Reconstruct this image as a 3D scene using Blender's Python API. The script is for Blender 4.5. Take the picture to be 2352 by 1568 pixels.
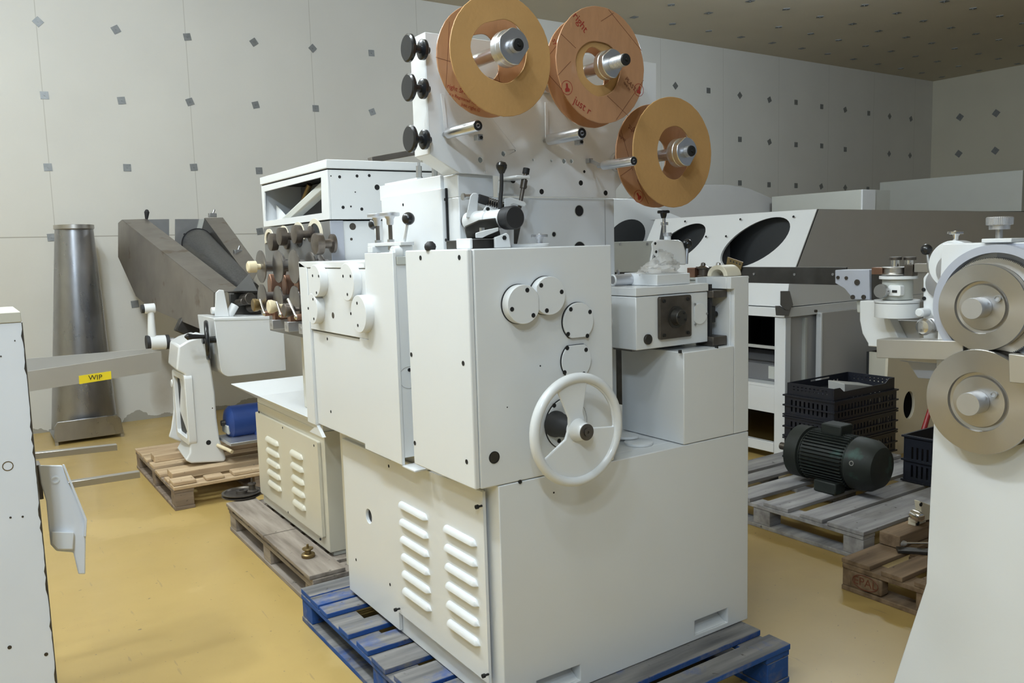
import bpy, bmesh, math, random
from mathutils import Vector, Matrix
from mathutils.geometry import tessellate_polygon
random.seed(7)
PI = math.pi
for o in list(bpy.data.objects): bpy.data.objects.remove(o)
SC = bpy.context.scene
COL = SC.collection

# ------------------------------------------------------------------ camera
F_PX = 1892.485
RX = ((0.82896833, 0.08756708, -0.55239797), (-0.55853456, 0.07810757, -0.82579559), (-0.02916604, 0.99309175, 0.11365794))
CAM = Vector((0, 0, 1.55))
RM = Matrix(RX)
cam_d = bpy.data.cameras.new('camera'); cam = bpy.data.objects.new('camera', cam_d); COL.objects.link(cam)
cam.matrix_world = Matrix.Translation(CAM) @ RM.to_4x4()
cam_d.sensor_width = 36; cam_d.lens = F_PX * 36 / 2352; cam_d.clip_start = .05; cam_d.clip_end = 100
cam_d.dof.use_dof = False
SC.camera = cam

# ------------------------------------------------------------------ light and exposure
vs = SC.view_settings; vs.view_transform = 'Standard'; vs.look = 'None'; vs.gamma = 1; vs.exposure = 0.0; vs.use_curve_mapping = False
w = bpy.data.worlds.new('world'); SC.world = w; w.use_nodes = True
w.node_tree.nodes['Background'].inputs[0].default_value = (.80, .90, 1, 1); w.node_tree.nodes['Background'].inputs[1].default_value = .18
def lamp(loc, power, col=(.77, .885, 1), r=.08, gap=.6):
    """two soft sources"""
    for s_ in (-1, 1):
        d = bpy.data.lights.new('ceiling_or_fill_lamp', 'POINT'); d.energy = power; d.color = col; d.shadow_soft_size = r
        o = bpy.data.objects.new('ceiling_or_fill_lamp', d); COL.objects.link(o); o.location = (loc[0], loc[1] + s_*gap/2, loc[2])
lamp((-.15, 2.6, 4.0), 108)
lamp((.0, 4.9, 4.0), 108)
lamp((-.2, .8, 4.0), 40)
lamp((-2.4, 5.6, 4.0), 28)  # unseen fill added on the left to brighten left-facing sides
lamp((-.45, -.3, 3.0), 66, (.68, .84, 1))  # fill added near the camera, below ceiling height, for faces turned this way
lamp((7.0, 4.6, 4.0), 75)  # unseen fill added to lift the right-hand ceiling and walls

# ------------------------------------------------------------------ helpers
def A(px, py, x=None, y=None, z=None):
    """the point of a world plane seen at a spot of the photograph"""
    d = RM @ Vector((px - 1176, 784 - py, -F_PX))
    if x is not None: t = (x - CAM.x) / d.x
    elif y is not None: t = (y - CAM.y) / d.y
    else: t = (z - CAM.z) / d.z
    return CAM + d * t
V = Vector
def basis(d):
    d = V(d).normalized(); u = d.orthogonal().normalized()
    if abs(d.z) < .9: u = V((0, 0, 1)).cross(d).normalized()
    return u, d.cross(u).normalized(), d
class MB:
    def __init__(s): s.bm = bmesh.new()
    def face(s, vs_):
        try: return s.bm.faces.new(vs_)
        except ValueError: return None
    def box(s, x0, x1, y0, y1, z0, z1, m=None):
        x0, x1 = sorted((x0, x1)); y0, y1 = sorted((y0, y1)); z0, z1 = sorted((z0, z1))
        p = [V((x, y, z)) for z in (z0, z1) for x, y in ((x0, y0), (x1, y0), (x1, y1), (x0, y1))]
        if m: p = [m @ q for q in p]
        v = [s.bm.verts.new(q) for q in p]
        for f in ((3, 2, 1, 0), (4, 5, 6, 7), (0, 1, 5, 4), (1, 2, 6, 5), (2, 3, 7, 6), (3, 0, 4, 7)): s.face([v[i] for i in f])
        return s
    def obox(s, c, sx, sy, sz, rot=(0, 0, 0)):
        from mathutils import Euler
        m = Matrix.Translation(c) @ Euler(rot).to_matrix().to_4x4()
        return s.box(-sx/2, sx/2, -sy/2, sy/2, -sz/2, sz/2, m)
    def bar(s, a, b, wd, h, up=(0, 0, 1)):
        a = V(a); b = V(b); d = (b - a).normalized(); r = d.cross(V(up)).normalized(); u = r.cross(d)
        vv = []
        for p in (a, b):
            for i, j in ((-1, -1), (1, -1), (1, 1), (-1, 1)): vv.append(s.bm.verts.new(p + r * i * wd / 2 + u * j * h / 2))
        for f in ((3, 2, 1, 0), (4, 5, 6, 7), (0, 1, 5, 4), (1, 2, 6, 5), (2, 3, 7, 6), (3, 0, 4, 7)): s.face([vv[i] for i in f])
        return s
    def cyl(s, a, b, r0, r1=None, n=32, cap=True):
        return s.lathe(a, V(b) - V(a), [(0, r0), ((V(b) - V(a)).length, r0 if r1 is None else r1)], n, cap)
    def lathe(s, o, d, prof, n=32, cap=True):
        """prof: (distance along d, radius)"""
        u, w_, d = basis(d); o = V(o); rings = []
        for h, r in prof:
            if r < 1e-6: rings.append([s.bm.verts.new(o + d * h)])
            else: rings.append([s.bm.verts.new(o + d * h + (u * math.cos(2*PI*k/n) + w_ * math.sin(2*PI*k/n)) * r) for k in range(n)])
        for a, b in zip(rings, rings[1:]):
            for k in range(n):
                j = (k + 1) % n
                if len(a) == 1 and len(b) == 1: continue
                if len(a) == 1: s.face([a[0], b[j], b[k]])
                elif len(b) == 1: s.face([a[k], a[j], b[0]])
                else: s.face([a[k], a[j], b[j], b[k]])
        if cap:
            if len(rings[0]) > 1: s.face(list(reversed(rings[0])))
            if len(rings[-1]) > 1: s.face(rings[-1])
        return s
    def ball(s, c, r, n=20, sq=1):
        return s.lathe(V(c) - V((0, 0, r * sq)), (0, 0, 1), [(r * sq * (1 - math.cos(PI*k/12)), r * math.sin(PI*k/12)) for k in range(13)], n)
    def torus(s, c, d, R, r, n=48, m=14, sq=1):
        u, w_, d = basis(d); c = V(c); g = []
        for i in range(n):
            a = 2*PI*i/n; e = u*math.cos(a) + w_*math.sin(a)
            g.append([s.bm.verts.new(c + e*(R + r*math.cos(2*PI*j/m)) + d*r*sq*math.sin(2*PI*j/m)) for j in range(m)])
        for i in range(n):
            for j in range(m):
                s.face([g[i][j], g[(i+1) % n][j], g[(i+1) % n][(j+1) % m], g[i][(j+1) % m]])
        return s
    def ring(s, o, d, r0, r1, h, n=48):
        """flat ring, hole r0, outer r1, thickness h along d"""
        u, w_, d = basis(d); o = V(o); q = []
        for r, hh in ((r0, 0), (r1, 0), (r1, h), (r0, h)):
            q.append([s.bm.verts.new(o + d*hh + (u*math.cos(2*PI*k/n) + w_*math.sin(2*PI*k/n))*r) for k in range(n)])
        for i in range(4):
            a, b = q[i], q[(i+1) % 4]
            for k in range(n): s.face([a[k], b[k], b[(k+1) % n], a[(k+1) % n]])
        return s
    def tube(s, pts, r, n=12, cap=True, smooth=0):
        pts = [V(p) for p in pts]
        for _ in range(smooth):
            q = [pts[0]]
            for a, b in zip(pts, pts[1:]): q += [a.lerp(b, .25), a.lerp(b, .75)]
            pts = q + [pts[-1]]
        rings = []; u = None
        if isinstance(r, (list, tuple)):
            q = r; r = [q[min(len(q)-2, int(i/(len(pts)-1)*(len(q)-1)))]*(1-(i/(len(pts)-1)*(len(q)-1) - min(len(q)-2, int(i/(len(pts)-1)*(len(q)-1))))) + q[min(len(q)-2, int(i/(len(pts)-1)*(len(q)-1)))+1]*(i/(len(pts)-1)*(len(q)-1) - min(len(q)-2, int(i/(len(pts)-1)*(len(q)-1)))) for i in range(len(pts))]
        for i, p in enumerate(pts):
            d = ((pts[min(i+1, len(pts)-1)] - p).normalized() + (p - pts[max(i-1, 0)]).normalized()).normalized()
            if u is None: u = d.orthogonal().normalized()
            u = (u - d * u.dot(d)).normalized(); w_ = d.cross(u)
            rr = r[i] if isinstance(r, (list, tuple)) else r
            rings.append([s.bm.verts.new(p + (u*math.cos(2*PI*k/n) + w_*math.sin(2*PI*k/n))*rr) for k in range(n)])
        for a, b in zip(rings, rings[1:]):
            for k in range(n): s.face([a[k], a[(k+1) % n], b[(k+1) % n], b[k]])
        if cap: s.face(list(reversed(rings[0]))); s.face(rings[-1])
        return s
    def prism(s, axis, pts, d0, d1, holes=()):
        """outline (2D) with holes extruded along an axis: 'x' (y,z), 'y' (x,z), 'z' (x,y)"""
        def mk(p, d): return V((d, p[0], p[1])) if axis == 'x' else V((p[0], d, p[1])) if axis == 'y' else V((p[0], p[1], d))
        loops = [list(pts)] + [list(h) for h in holes]
        flat = [p for l in loops for p in l]
        a = [s.bm.verts.new(mk(p, d0)) for p in flat]; b = [s.bm.verts.new(mk(p, d1)) for p in flat]
        if not holes: s.face(list(a)); s.face(list(reversed(b)))
        else:
            for vv in (a, b):
                k = 0; ed = []
                for l in loops:
                    n = len(l)
                    for i in range(n):
                        try: ed.append(s.bm.edges.new((vv[k+i], vv[k+(i+1) % n])))
                        except ValueError: ed.append(s.bm.edges.get((vv[k+i], vv[k+(i+1) % n])))
                    k += n
                bmesh.ops.triangle_fill(s.bm, use_beauty=True, use_dissolve=False, edges=ed)
        k = 0
        for l in loops:
            n = len(l)
            for i in range(n):
                j = (i + 1) % n; s.face([a[k+i], a[k+j], b[k+j], b[k+i]])
            k += n
        return s
    def sheet(s, pts, t):
        """planar polygon of 3D points given a thickness"""
        pts = [V(p) for p in pts]; nrm = V((0, 0, 0))
        for i in range(1, len(pts) - 1): nrm += (pts[i] - pts[0]).cross(pts[i+1] - pts[0])
        nrm.normalize()
        a = [s.bm.verts.new(p - nrm*t/2) for p in pts]; b = [s.bm.verts.new(p + nrm*t/2) for p in pts]
        s.face(list(reversed(a))); s.face(b); n = len(pts)
        for i in range(n): s.face([a[i], a[(i+1) % n], b[(i+1) % n], b[i]])
        return s
    def hull(s, rings):
        """closed loft through rings of equal point count"""
        rr = [[s.bm.verts.new(V(p)) for p in r] for r in rings]; n = len(rr[0])
        for a, b in zip(rr, rr[1:]):
            for k in range(n): s.face([a[k], a[(k+1) % n], b[(k+1) % n], b[k]])
        s.face(list(reversed(rr[0]))); s.face(rr[-1]); return s
    def build(s, name, mt, parent=None, bev=0, seg=2, sharp=35, flat=False):
        bmesh.ops.recalc_face_normals(s.bm, faces=s.bm.faces)
        me = bpy.data.meshes.new(name); s.bm.to_mesh(me); s.bm.free()
        me.materials.append(mt)
        if not flat:
            me.shade_smooth(); me.set_sharp_from_angle(angle=math.radians(sharp))
        o = bpy.data.objects.new(name, me); COL.objects.link(o)
        if parent is not None: adopt(o, parent)
        if bev:
            b = o.modifiers.new('bevel', 'BEVEL'); b.width = bev; b.segments = seg; b.limit_method = 'ANGLE'; b.angle_limit = math.radians(40)
            b.harden_normals = False
        return o
def world_loc(p):
    l = V((0, 0, 0))
    while p is not None: l = l + p.location; p = p.parent
    return l
def adopt(o, parent):
    o.parent = parent; o.location = -world_loc(parent)
def tag(o, label=None, cat=None, group=None, kind=None):
    if label: o['label'] = label
    if cat: o['category'] = cat
    if group: o['group'] = group
    if kind: o['kind'] = kind
    return o
def thing(name, label, cat, loc=(0, 0, 0), group=None):
    o = bpy.data.objects.new(name, None); COL.objects.link(o); o.location = loc; o.empty_display_size = .1
    return tag(o, label, cat, group)
def circ(cx, cy, r, n=24, a0=0, ry=None):
    return [(cx + r*math.cos(a0 + 2*PI*k/n), cy + (ry or r)*math.sin(a0 + 2*PI*k/n)) for k in range(n)]
def rrect(x0, x1, y0, y1, r, n=5):
    p = []
    for cx, cy, a in ((x1-r, y1-r, 0), (x0+r, y1-r, 90), (x0+r, y0+r, 180), (x1-r, y0+r, 270)):
        for k in range(n+1):
            t = math.radians(a + 90*k/n); p.append((cx + r*math.cos(t), cy + r*math.sin(t)))
    return p

# ------------------------------------------------------------------ materials
def mat(name, col, rough=.5, metal=0, var=0, vscale=6, bump=0, bscale=40, spec=.5, coat=0, dirt=None, dscale=8, dthr=.62, stretch=None, extra=None, alpha=1, trans=0, rvar=0):
    m = bpy.data.materials.new(name); m.use_nodes = True; nt = m.node_tree; N = nt.nodes; L = nt.links
    b = N['Principled BSDF']; b.inputs['Roughness'].default_value = rough; b.inputs['Metallic'].default_value = metal
    b.inputs['Specular IOR Level'].default_value = spec; b.inputs['Coat Weight'].default_value = coat; b.inputs['Coat Roughness'].default_value = .12
    b.inputs['Alpha'].default_value = alpha; b.inputs['Transmission Weight'].default_value = trans
    tc = N.new('ShaderNodeTexCoord'); mp = N.new('ShaderNodeMapping'); L.new(tc.outputs['Object'], mp.inputs[0])
    if stretch: mp.inputs['Scale'].default_value = stretch
    c = N.new('ShaderNodeRGB'); c.outputs[0].default_value = (*col, 1); out = c.outputs[0]
    def noise(sc, det=4):
        n = N.new('ShaderNodeTexNoise'); n.inputs['Scale'].default_value = sc; n.inputs['Detail'].default_value = det; L.new(mp.outputs[0], n.inputs['Vector']); return n
    if var:
        n = noise(vscale); mr = N.new('ShaderNodeMapRange'); L.new(n.outputs['Fac'], mr.inputs[0]); mr.inputs[1].default_value = .25; mr.inputs[2].default_value = .75
        mr.inputs[3].default_value = 1-var; mr.inputs[4].default_value = 1+var
        mx = N.new('ShaderNodeVectorMath'); mx.operation = 'SCALE'; L.new(out, mx.inputs[0]); L.new(mr.outputs[0], mx.inputs['Scale']); out = mx.outputs[0]
    if dirt:
        n = noise(dscale, 8); mr = N.new('ShaderNodeMapRange'); L.new(n.outputs['Fac'], mr.inputs[0]); mr.inputs[1].default_value = dthr; mr.inputs[2].default_value = dthr+.08
        mx = N.new('ShaderNodeMixRGB'); L.new(mr.outputs[0], mx.inputs[0]); L.new(out, mx.inputs[1]); mx.inputs[2].default_value = (*dirt, 1); out = mx.outputs[0]
    if extra: out = extra(nt, tc, out, b)
    L.new(out, b.inputs['Base Color'])
    if rvar:
        n = noise(vscale*1.7); mr = N.new('ShaderNodeMapRange'); L.new(n.outputs['Fac'], mr.inputs[0]); mr.inputs[3].default_value = rough-rvar; mr.inputs[4].default_value = rough+rvar; L.new(mr.outputs[0], b.inputs['Roughness'])
    if bump:
        n = noise(bscale, 6); bp = N.new('ShaderNodeBump'); bp.inputs['Strength'].default_value = bump; bp.inputs['Distance'].default_value = .01; L.new(n.outputs['Fac'], bp.inputs['Height']); L.new(bp.outputs[0], b.inputs['Normal'])
    return m
def math_(nt, op, a, b=None, c=None):
    n = nt.nodes.new('ShaderNodeMath'); n.operation = op
    for i, v in enumerate((a, b, c)):
        if v is None: continue
        if isinstance(v, (int, float)): n.inputs[i].default_value = v
        else: nt.links.new(v, n.inputs[i])
    return n.outputs[0]
def mixc(nt, f, a, col):
    n = nt.nodes.new('ShaderNodeMixRGB'); nt.links.new(f, n.inputs[0]); nt.links.new(a, n.inputs[1])
    if isinstance(col, tuple): n.inputs[2].default_value = (*col, 1)
    else: nt.links.new(col, n.inputs[2])
    return n.outputs[0]
def wall_extra(nt, tc, out, b):
    g = nt.nodes.new('ShaderNodeNewGeometry'); sp = nt.nodes.new('ShaderNodeSeparateXYZ'); nt.links.new(g.outputs['Position'], sp.inputs[0])
    def joint(s_, off, per, wd, along=None):
        f = math_(nt, 'FRACT', math_(nt, 'DIVIDE', math_(nt, 'SUBTRACT', s_, off - wd/2), per))
        return math_(nt, 'LESS_THAN', f, wd/per)
    j1 = joint(sp.outputs[0], .775, 1.25, .007)
    j2 = joint(sp.outputs[2], 1.762, 10, .009)
    f = math_(nt, 'MULTIPLY', math_(nt, 'MAXIMUM', math_(nt, 'MULTIPLY', j1, .55), j2), .8)
    out = mixc(nt, f, out, (.30, .28, .23))
    # dirt along the foot of the wall and rusty run marks
    n = nt.nodes.new('ShaderNodeTexNoise'); n.inputs['Scale'].default_value = 3.2; n.inputs['Detail'].default_value = 9; nt.links.new(g.outputs['Position'], n.inputs['Vector'])
    h = math_(nt, 'ADD', math_(nt, 'MULTIPLY', n.outputs['Fac'], .5), -.19)
    k = math_(nt, 'LESS_THAN', sp.outputs[2], h); k = math_(nt, 'MULTIPLY', k, .75)
    out = mixc(nt, k, out, (.24, .22, .17))
    n2 = nt.nodes.new('ShaderNodeTexNoise'); n2.inputs['Scale'].default_value = 9; n2.inputs['Detail'].default_value = 10; n2.inputs['Roughness'].default_value = .7; nt.links.new(g.outputs['Position'], n2.inputs['Vector'])
    m2 = nt.nodes.new('ShaderNodeMapRange'); nt.links.new(n2.outputs['Fac'], m2.inputs[0]); m2.inputs[1].default_value = .66; m2.inputs[2].default_value = .74; m2.inputs[4].default_value = .35
    low = nt.nodes.new('ShaderNodeMapRange'); nt.links.new(sp.outputs[2], low.inputs[0]); low.inputs[1].default_value = 1.4; low.inputs[2].default_value = .3
    out = mixc(nt, math_(nt, 'MULTIPLY', m2.outputs[0], low.outputs[0]), out, (.30, .25, .16))
    # stain behind the cast machine
    dx = math_(nt, 'DIVIDE', math_(nt, 'SUBTRACT', sp.outputs[0], 1.58), .16); dz = math_(nt, 'DIVIDE', math_(nt, 'SUBTRACT', sp.outputs[2], .35), .5)
    dd = math_(nt, 'ADD', math_(nt, 'MULTIPLY', dx, dx), math_(nt, 'MULTIPLY', dz, dz))
    st = nt.nodes.new('ShaderNodeMapRange'); nt.links.new(math_(nt, 'ADD', dd, math_(nt, 'MULTIPLY', n.outputs['Fac'], .9)), st.inputs[0]); st.inputs[1].default_value = 1.1; st.inputs[2].default_value = .4; st.inputs[4].default_value = .5
    return mixc(nt, st.outputs[0], out, (.22, .15, .06))
def floor_extra(nt, tc, out, b):
    g = nt.nodes.new('ShaderNodeNewGeometry')
    def spots(sc, thr, col, out, amt=.8, st=(1, 1, 1)):
        mp = nt.nodes.new('ShaderNodeMapping'); nt.links.new(g.outputs['Position'], mp.inputs[0]); mp.inputs['Scale'].default_value = st
        n = nt.nodes.new('ShaderNodeTexNoise'); n.inputs['Scale'].default_value = sc; n.inputs['Detail'].default_value = 5; nt.links.new(mp.outputs[0], n.inputs['Vector'])
        m = nt.nodes.new('ShaderNodeMapRange'); nt.links.new(n.outputs['Fac'], m.inputs[0]); m.inputs[1].default_value = thr; m.inputs[2].default_value = thr+.03; m.inputs[4].default_value = amt
        return mixc(nt, m.outputs[0], out, col)
    out = spots(26, .70, (.10, .08, .05), out, .8, (1, 1.6, 1))
    out = spots(60, .705, (.16, .14, .10), out, .7)
    out = spots(3, .60, (.44, .30, .11), out, .35, (1, 1, 1))
    out = spots(1.1, .58, (.62, .46, .20), out, .3)
    out = spots(9, .68, (.27, .20, .10), out, .45, (4, .5, 1))
    return out
def wood_mat(name, c1, c2, scale, rough=.8, paint=None, thr=.5, axis=0):
    m = bpy.data.materials.new(name); m.use_nodes = True; nt = m.node_tree; N = nt.nodes; L = nt.links
    b = N['Principled BSDF']; b.inputs['Roughness'].default_value = rough; b.inputs['Specular IOR Level'].default_value = .25
    tc = N.new('ShaderNodeTexCoord'); mp = N.new('ShaderNodeMapping'); L.new(tc.outputs['Object'], mp.inputs[0])
    sc = [22, 22, 22]; sc[axis] = 2.2; mp.inputs['Scale'].default_value = sc
    n = N.new('ShaderNodeTexNoise'); n.inputs['Scale'].default_value = scale; n.inputs['Detail'].default_value = 7; L.new(mp.outputs[0], n.inputs['Vector'])
    r = N.new('ShaderNodeValToRGB'); r.color_ramp.elements[0].position = .3; r.color_ramp.elements[1].position = .7
    r.color_ramp.elements[0].color = (*c1, 1); r.color_ramp.elements[1].color = (*c2, 1); L.new(n.outputs['Fac'], r.inputs[0]); out = r.outputs[0]
    if paint:
        g = N.new('ShaderNodeNewGeometry'); n2 = N.new('ShaderNodeTexNoise'); n2.inputs['Scale'].default_value = 5; n2.inputs['Detail'].default_value = 9; n2.inputs['Roughness'].default_value = .65; L.new(tc.outputs['Object'], n2.inputs['Vector'])
        sp = N.new('ShaderNodeSeparateXYZ'); L.new(g.outputs['Normal'], sp.inputs[0])
        f = math_(nt, 'SUBTRACT', n2.outputs['Fac'], math_(nt, 'MULTIPLY', sp.outputs[2], thr))
        mr = N.new('ShaderNodeMapRange'); L.new(f, mr.inputs[0]); mr.inputs[1].default_value = .32; mr.inputs[2].default_value = .5
        out = mixc(nt, mr.outputs[0], out, paint)
    n3 = N.new('ShaderNodeTexNoise'); n3.inputs['Scale'].default_value = 30; n3.inputs['Detail'].default_value = 4; L.new(tc.outputs['Object'], n3.inputs['Vector'])
    m3 = N.new('ShaderNodeMapRange'); L.new(n3.outputs['Fac'], m3.inputs[0]); m3.inputs[1].default_value = .68; m3.inputs[2].default_value = .74; m3.inputs[4].default_value = .7
    out = mixc(nt, m3.outputs[0], out, (.05, .04, .03))
    L.new(out, b.inputs['Base Color'])
    bp = N.new('ShaderNodeBump'); bp.inputs['Strength'].default_value = .5; bp.inputs['Distance'].default_value = .004; L.new(n.outputs['Fac'], bp.inputs['Height']); L.new(bp.outputs[0], b.inputs['Normal'])
    return m
def brushed_extra_radial(nt, tc, out, b):
    b.inputs['Anisotropic'].default_value = .8
    tg = nt.nodes.new('ShaderNodeTangent'); tg.direction_type = 'RADIAL'; tg.axis = 'X'; nt.links.new(tg.outputs[0], b.inputs['Tangent'])
    return out
M = {}
M['white'] = mat('white_enamel', (.735, .75, .755), .32, var=.012, vscale=3, bump=.02, bscale=260, coat=.25)
M['white_dirty'] = mat('white_enamel_chipped', (.85, .865, .89), .35, var=.03, dirt=(.12, .09, .07), dscale=7, dthr=.735, coat=.2)
M['cream'] = mat('cream_enamel', (.62, .59, .49), .35, var=.02, coat=.3)
M['cream_ring'] = mat('cream_plastic', (.72, .66, .52), .45)
M['ivory'] = mat('ivory_plastic', (.72, .62, .42), .4)
M['grey_paint'] = mat('grey_paint', (.43, .43, .41), .5, var=.02)
M['greige_paint'] = mat('greige_paint', (.46, .455, .445), .55, var=.02)
M['light_grey'] = mat('light_grey_paint', (.50, .51, .47), .5, var=.02)
M['bluegrey'] = mat('blue_grey_paint', (.42, .44, .50), .45, var=.02)
M['white_face'] = mat('bright_white_enamel', (.85, .86, .86), .3, coat=.3)
M['wall'] = mat('wall_panel_paint', (.63, .615, .565), .7, var=.035, vscale=1.3, bump=.05, bscale=120, extra=wall_extra)
M['wall_side'] = mat('side_wall_paint', (.60, .57, .46), .7, var=.035, vscale=1.3)
M['ceiling'] = mat('ceiling_paint', (.62, .56, .44), .8, var=.03, vscale=1.5)
M['floor'] = mat('ochre_floor_paint', (.47, .33, .115), .33, var=.08, vscale=2.2, spec=.5, bump=.03, bscale=14, rvar=.10, extra=floor_extra)
M['plate'] = mat('zinc_plate', (.26, .27, .27), .5, .6, var=.12, vscale=30)
M['steel'] = mat('brushed_steel', (.50, .48, .45), .34, 1, var=.1, vscale=4, rvar=.08, dirt=(.26, .21, .15), dscale=3, dthr=.66)
M['steel_light'] = mat('satin_sheet_steel', (.60, .58, .54), .42, .85, var=.06, vscale=5)
M['dark_steel'] = mat('dark_sheet_steel', (.30, .275, .25), .38, .9, var=.14, vscale=4, rvar=.1, dirt=(.20, .16, .12), dscale=6, dthr=.6)
M['worn_steel'] = mat('worn_plate_steel', (.25, .25, .25), .48, .6, var=.12, vscale=5, rvar=.1)
M['funnel'] = mat('rolled_steel', (.37, .37, .38), .30, 1, var=.22, vscale=5, rvar=.12, stretch=(1, 1, .5))
M['alu'] = mat('turned_aluminium', (.72, .73, .75), .28, 1, var=.05, vscale=20, stretch=(1, 1, 1))
M['alu_satin'] = mat('satin_aluminium', (.60, .61, .64), .42, .9, var=.03, vscale=20)
M['wheel_steel'] = mat('machined_steel', (.47, .455, .435), .30, .9, var=.04, vscale=6, extra=brushed_extra_radial)
M['chrome'] = mat('chrome', (.72, .71, .70), .12, 1)
M['iron'] = mat('oiled_iron', (.12, .105, .09), .42, .8, var=.25, vscale=25)
M['gunmetal'] = mat('gunmetal', (.07, .066, .06), .42, .7, var=.2, vscale=20)
M['roller_dark'] = mat('used_roller_steel', (.17, .145, .125), .35, .85, var=.25, vscale=30)
M['disc_steel'] = mat('used_disc_steel', (.25, .235, .225), .32, .9, var=.2, vscale=14)
M['copper'] = mat('copper', (.30, .17, .115), .38, .8, var=.2, vscale=20)
M['brass'] = mat('tarnished_brass', (.26, .19, .09), .4, .9, var=.2, vscale=30)
M['black'] = mat('black_plastic', (.012, .013, .015), .25, spec=.6)
M['rubber'] = mat('black_rubber', (.02, .02, .022), .55)
M['hole'] = mat('hole_shade_black', (.012, .012, .013), .8)  # black stands in for the shade inside holes and gaps
M['screw'] = mat('black_oxide_screw', (.018, .018, .018), .55, 0, spec=.3)
M['zinc'] = mat('zinc_bolt', (.45, .45, .45), .35, .9)
M['dark_inside'] = mat('interior_shade_black', (.022, .024, .026), .6)  # near black puts the shade of openings into the colour
M['grey_inside'] = mat('grey_interior_paint', (.16, .16, .165), .6)
M['card'] = mat('brown_cardboard', (.46, .265, .10), .55, var=.06, vscale=9, bump=.15, bscale=90, spec=.35)
M['card_film'] = mat('film_faced_cardboard', (.42, .22, .11), .28, var=.08, vscale=7, bump=.5, bscale=16, spec=.6, stretch=(1, 1, .35))
M['red_ink'] = mat('red_ink', (.30, .03, .02), .5)
M['dark_ink'] = mat('brown_ink', (.16, .05, .025), .5)
M['film'] = mat('acrylic_sheet', (.93, .92, .88), .08, alpha=.22, spec=.8)
M['wrap'] = mat('crumpled_plastic_film', (.80, .78, .74), .15, alpha=.42, spec=.9, bump=1, bscale=30)
M['blue'] = mat('blue_motor_paint', (.02, .055, .22), .38, var=.08)
M['green'] = mat('dark_green_motor_paint', (.012, .016, .013), .6, var=.3, vscale=9, dirt=(.03, .075, .06), dscale=6, dthr=.6)
M['crate'] = mat('black_crate_plastic', (.012, .014, .022), .42)
M['yellow'] = mat('yellow_label', (.85, .66, .02), .5)
M['ink'] = mat('black_ink', (.01, .01, .01), .6)
M['wood'] = wood_mat('weathered_pallet_wood', (.17, .14, .115), (.36, .31, .26), 1.2, axis=1)
M['wood_new'] = wood_mat('fresh_pallet_wood', (.40, .28, .17), (.60, .46, .30), 1, axis=0)
M['wood_block'] = wood_mat('grey_brown_block_wood', (.16, .12, .09), (.33, .26, .20), 1, axis=0)
M['wood_grey'] = wood_mat('silver_grey_pallet_wood', (.22, .215, .22), (.44, .43, .43), 1, axis=0)
M['wood_blue'] = wood_mat('blue_painted_pallet_wood', (.10, .10, .105), (.26, .25, .24), 1.2, paint=(.025, .085, .30), thr=.24, axis=0)
M['wood_brown'] = wood_mat('dark_brown_pallet_wood', (.13, .085, .05), (.30, .21, .13), 1, axis=0)
M['screen'] = mat('perforated_dark_steel', (.10, .10, .105), .4, .8, var=.5, vscale=3, stretch=(60, .5, 60))
M['red'] = mat('red_plastic', (.30, .02, .02), .4)

# ------------------------------------------------------------------ room
def struct(o): o['kind'] = 'structure'; return o
XL, XR, YB, YF, ZC = -5.0, 15.1, 8.5, -4.0, 4.33
struct(MB().box(XL-.2, XR+.2, YF-.2, YB+.2, -.1, 0).build('floor', M['floor'], flat=True))
ceil = struct(MB().box(XL-.2, XR+.2, YF-.2, YB+.2, ZC, ZC+.1).build('ceiling', M['ceiling'], flat=True))
wb = struct(MB().box(XL, XR, YB, YB+.1, 0, ZC).build('wall_back', M['wall'], flat=True))
wr = struct(MB().box(XR, XR+.1, YF, YB, 0, ZC).build('wall_right', M['wall_side'], flat=True))
struct(MB().box(XL-.1, XL, YF, YB, 0, ZC).build('wall_left', M['wall_side'], flat=True))

def fix_plate(c, nrm, rot, parent, s_=.033, mt='plate'):
    u, v_, d = basis(nrm); c = V(c); mb = MB(); pts = []
    for k in range(4):
        a = rot + PI/4 + PI/2*k; pts.append(c + (u*math.cos(a) + v_*math.sin(a))*s_*1.414)
    mb.sheet([p + d*.003 for p in pts], .005)
    mb.cyl(c + d*.004, c + d*.012, .006, n=8)
    mb.build('fixing_plate', M[mt], parent, flat=True)
R5 = [(87, 50, 45), (266, 68, 30), (430, 85, 10), (583, 97, 35), (718, 111, 45), (853, 122, 3), (102, 219, 2), (279, 231, 8), (436, 234, 20), (587, 241, 15), (725, 249, 2), (855, 257, 22),
      (110, 384, 2), (292, 385, 0), (445, 384, 5), (595, 392, 2), (118, 545, 3), (310, 698, 5), (597, 531, 8)]
for px, py, a in R5: fix_plate(A(px, py, y=YB), (0, -1, 0), math.radians(a), wb)
for px, py in [(1551, 197), (1627, 208), (1699, 219), (1767, 229), (1828, 235), (1887, 245), (1941, 252), (1995, 260), (2043, 267), (2092, 273),
               (1699, 320), (1767, 326), (1828, 332), (1887, 335), (1941, 343), (2042, 353), (2090, 357), (1699, 420), (1766, 424), (1828, 426), (1886, 428), (1941, 431), (1993, 434)]:
    fix_plate(A(px, py, y=YB), (0, -1, 0), random.choice((0, PI/4, .5)), wb, .038)
for px, py in [(2205, 269), (2288, 260), (2202, 353), (2286, 346)]: fix_plate(A(px, py, x=XR), (-1, 0, 0), PI/4 + .1, wr, .05)
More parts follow.
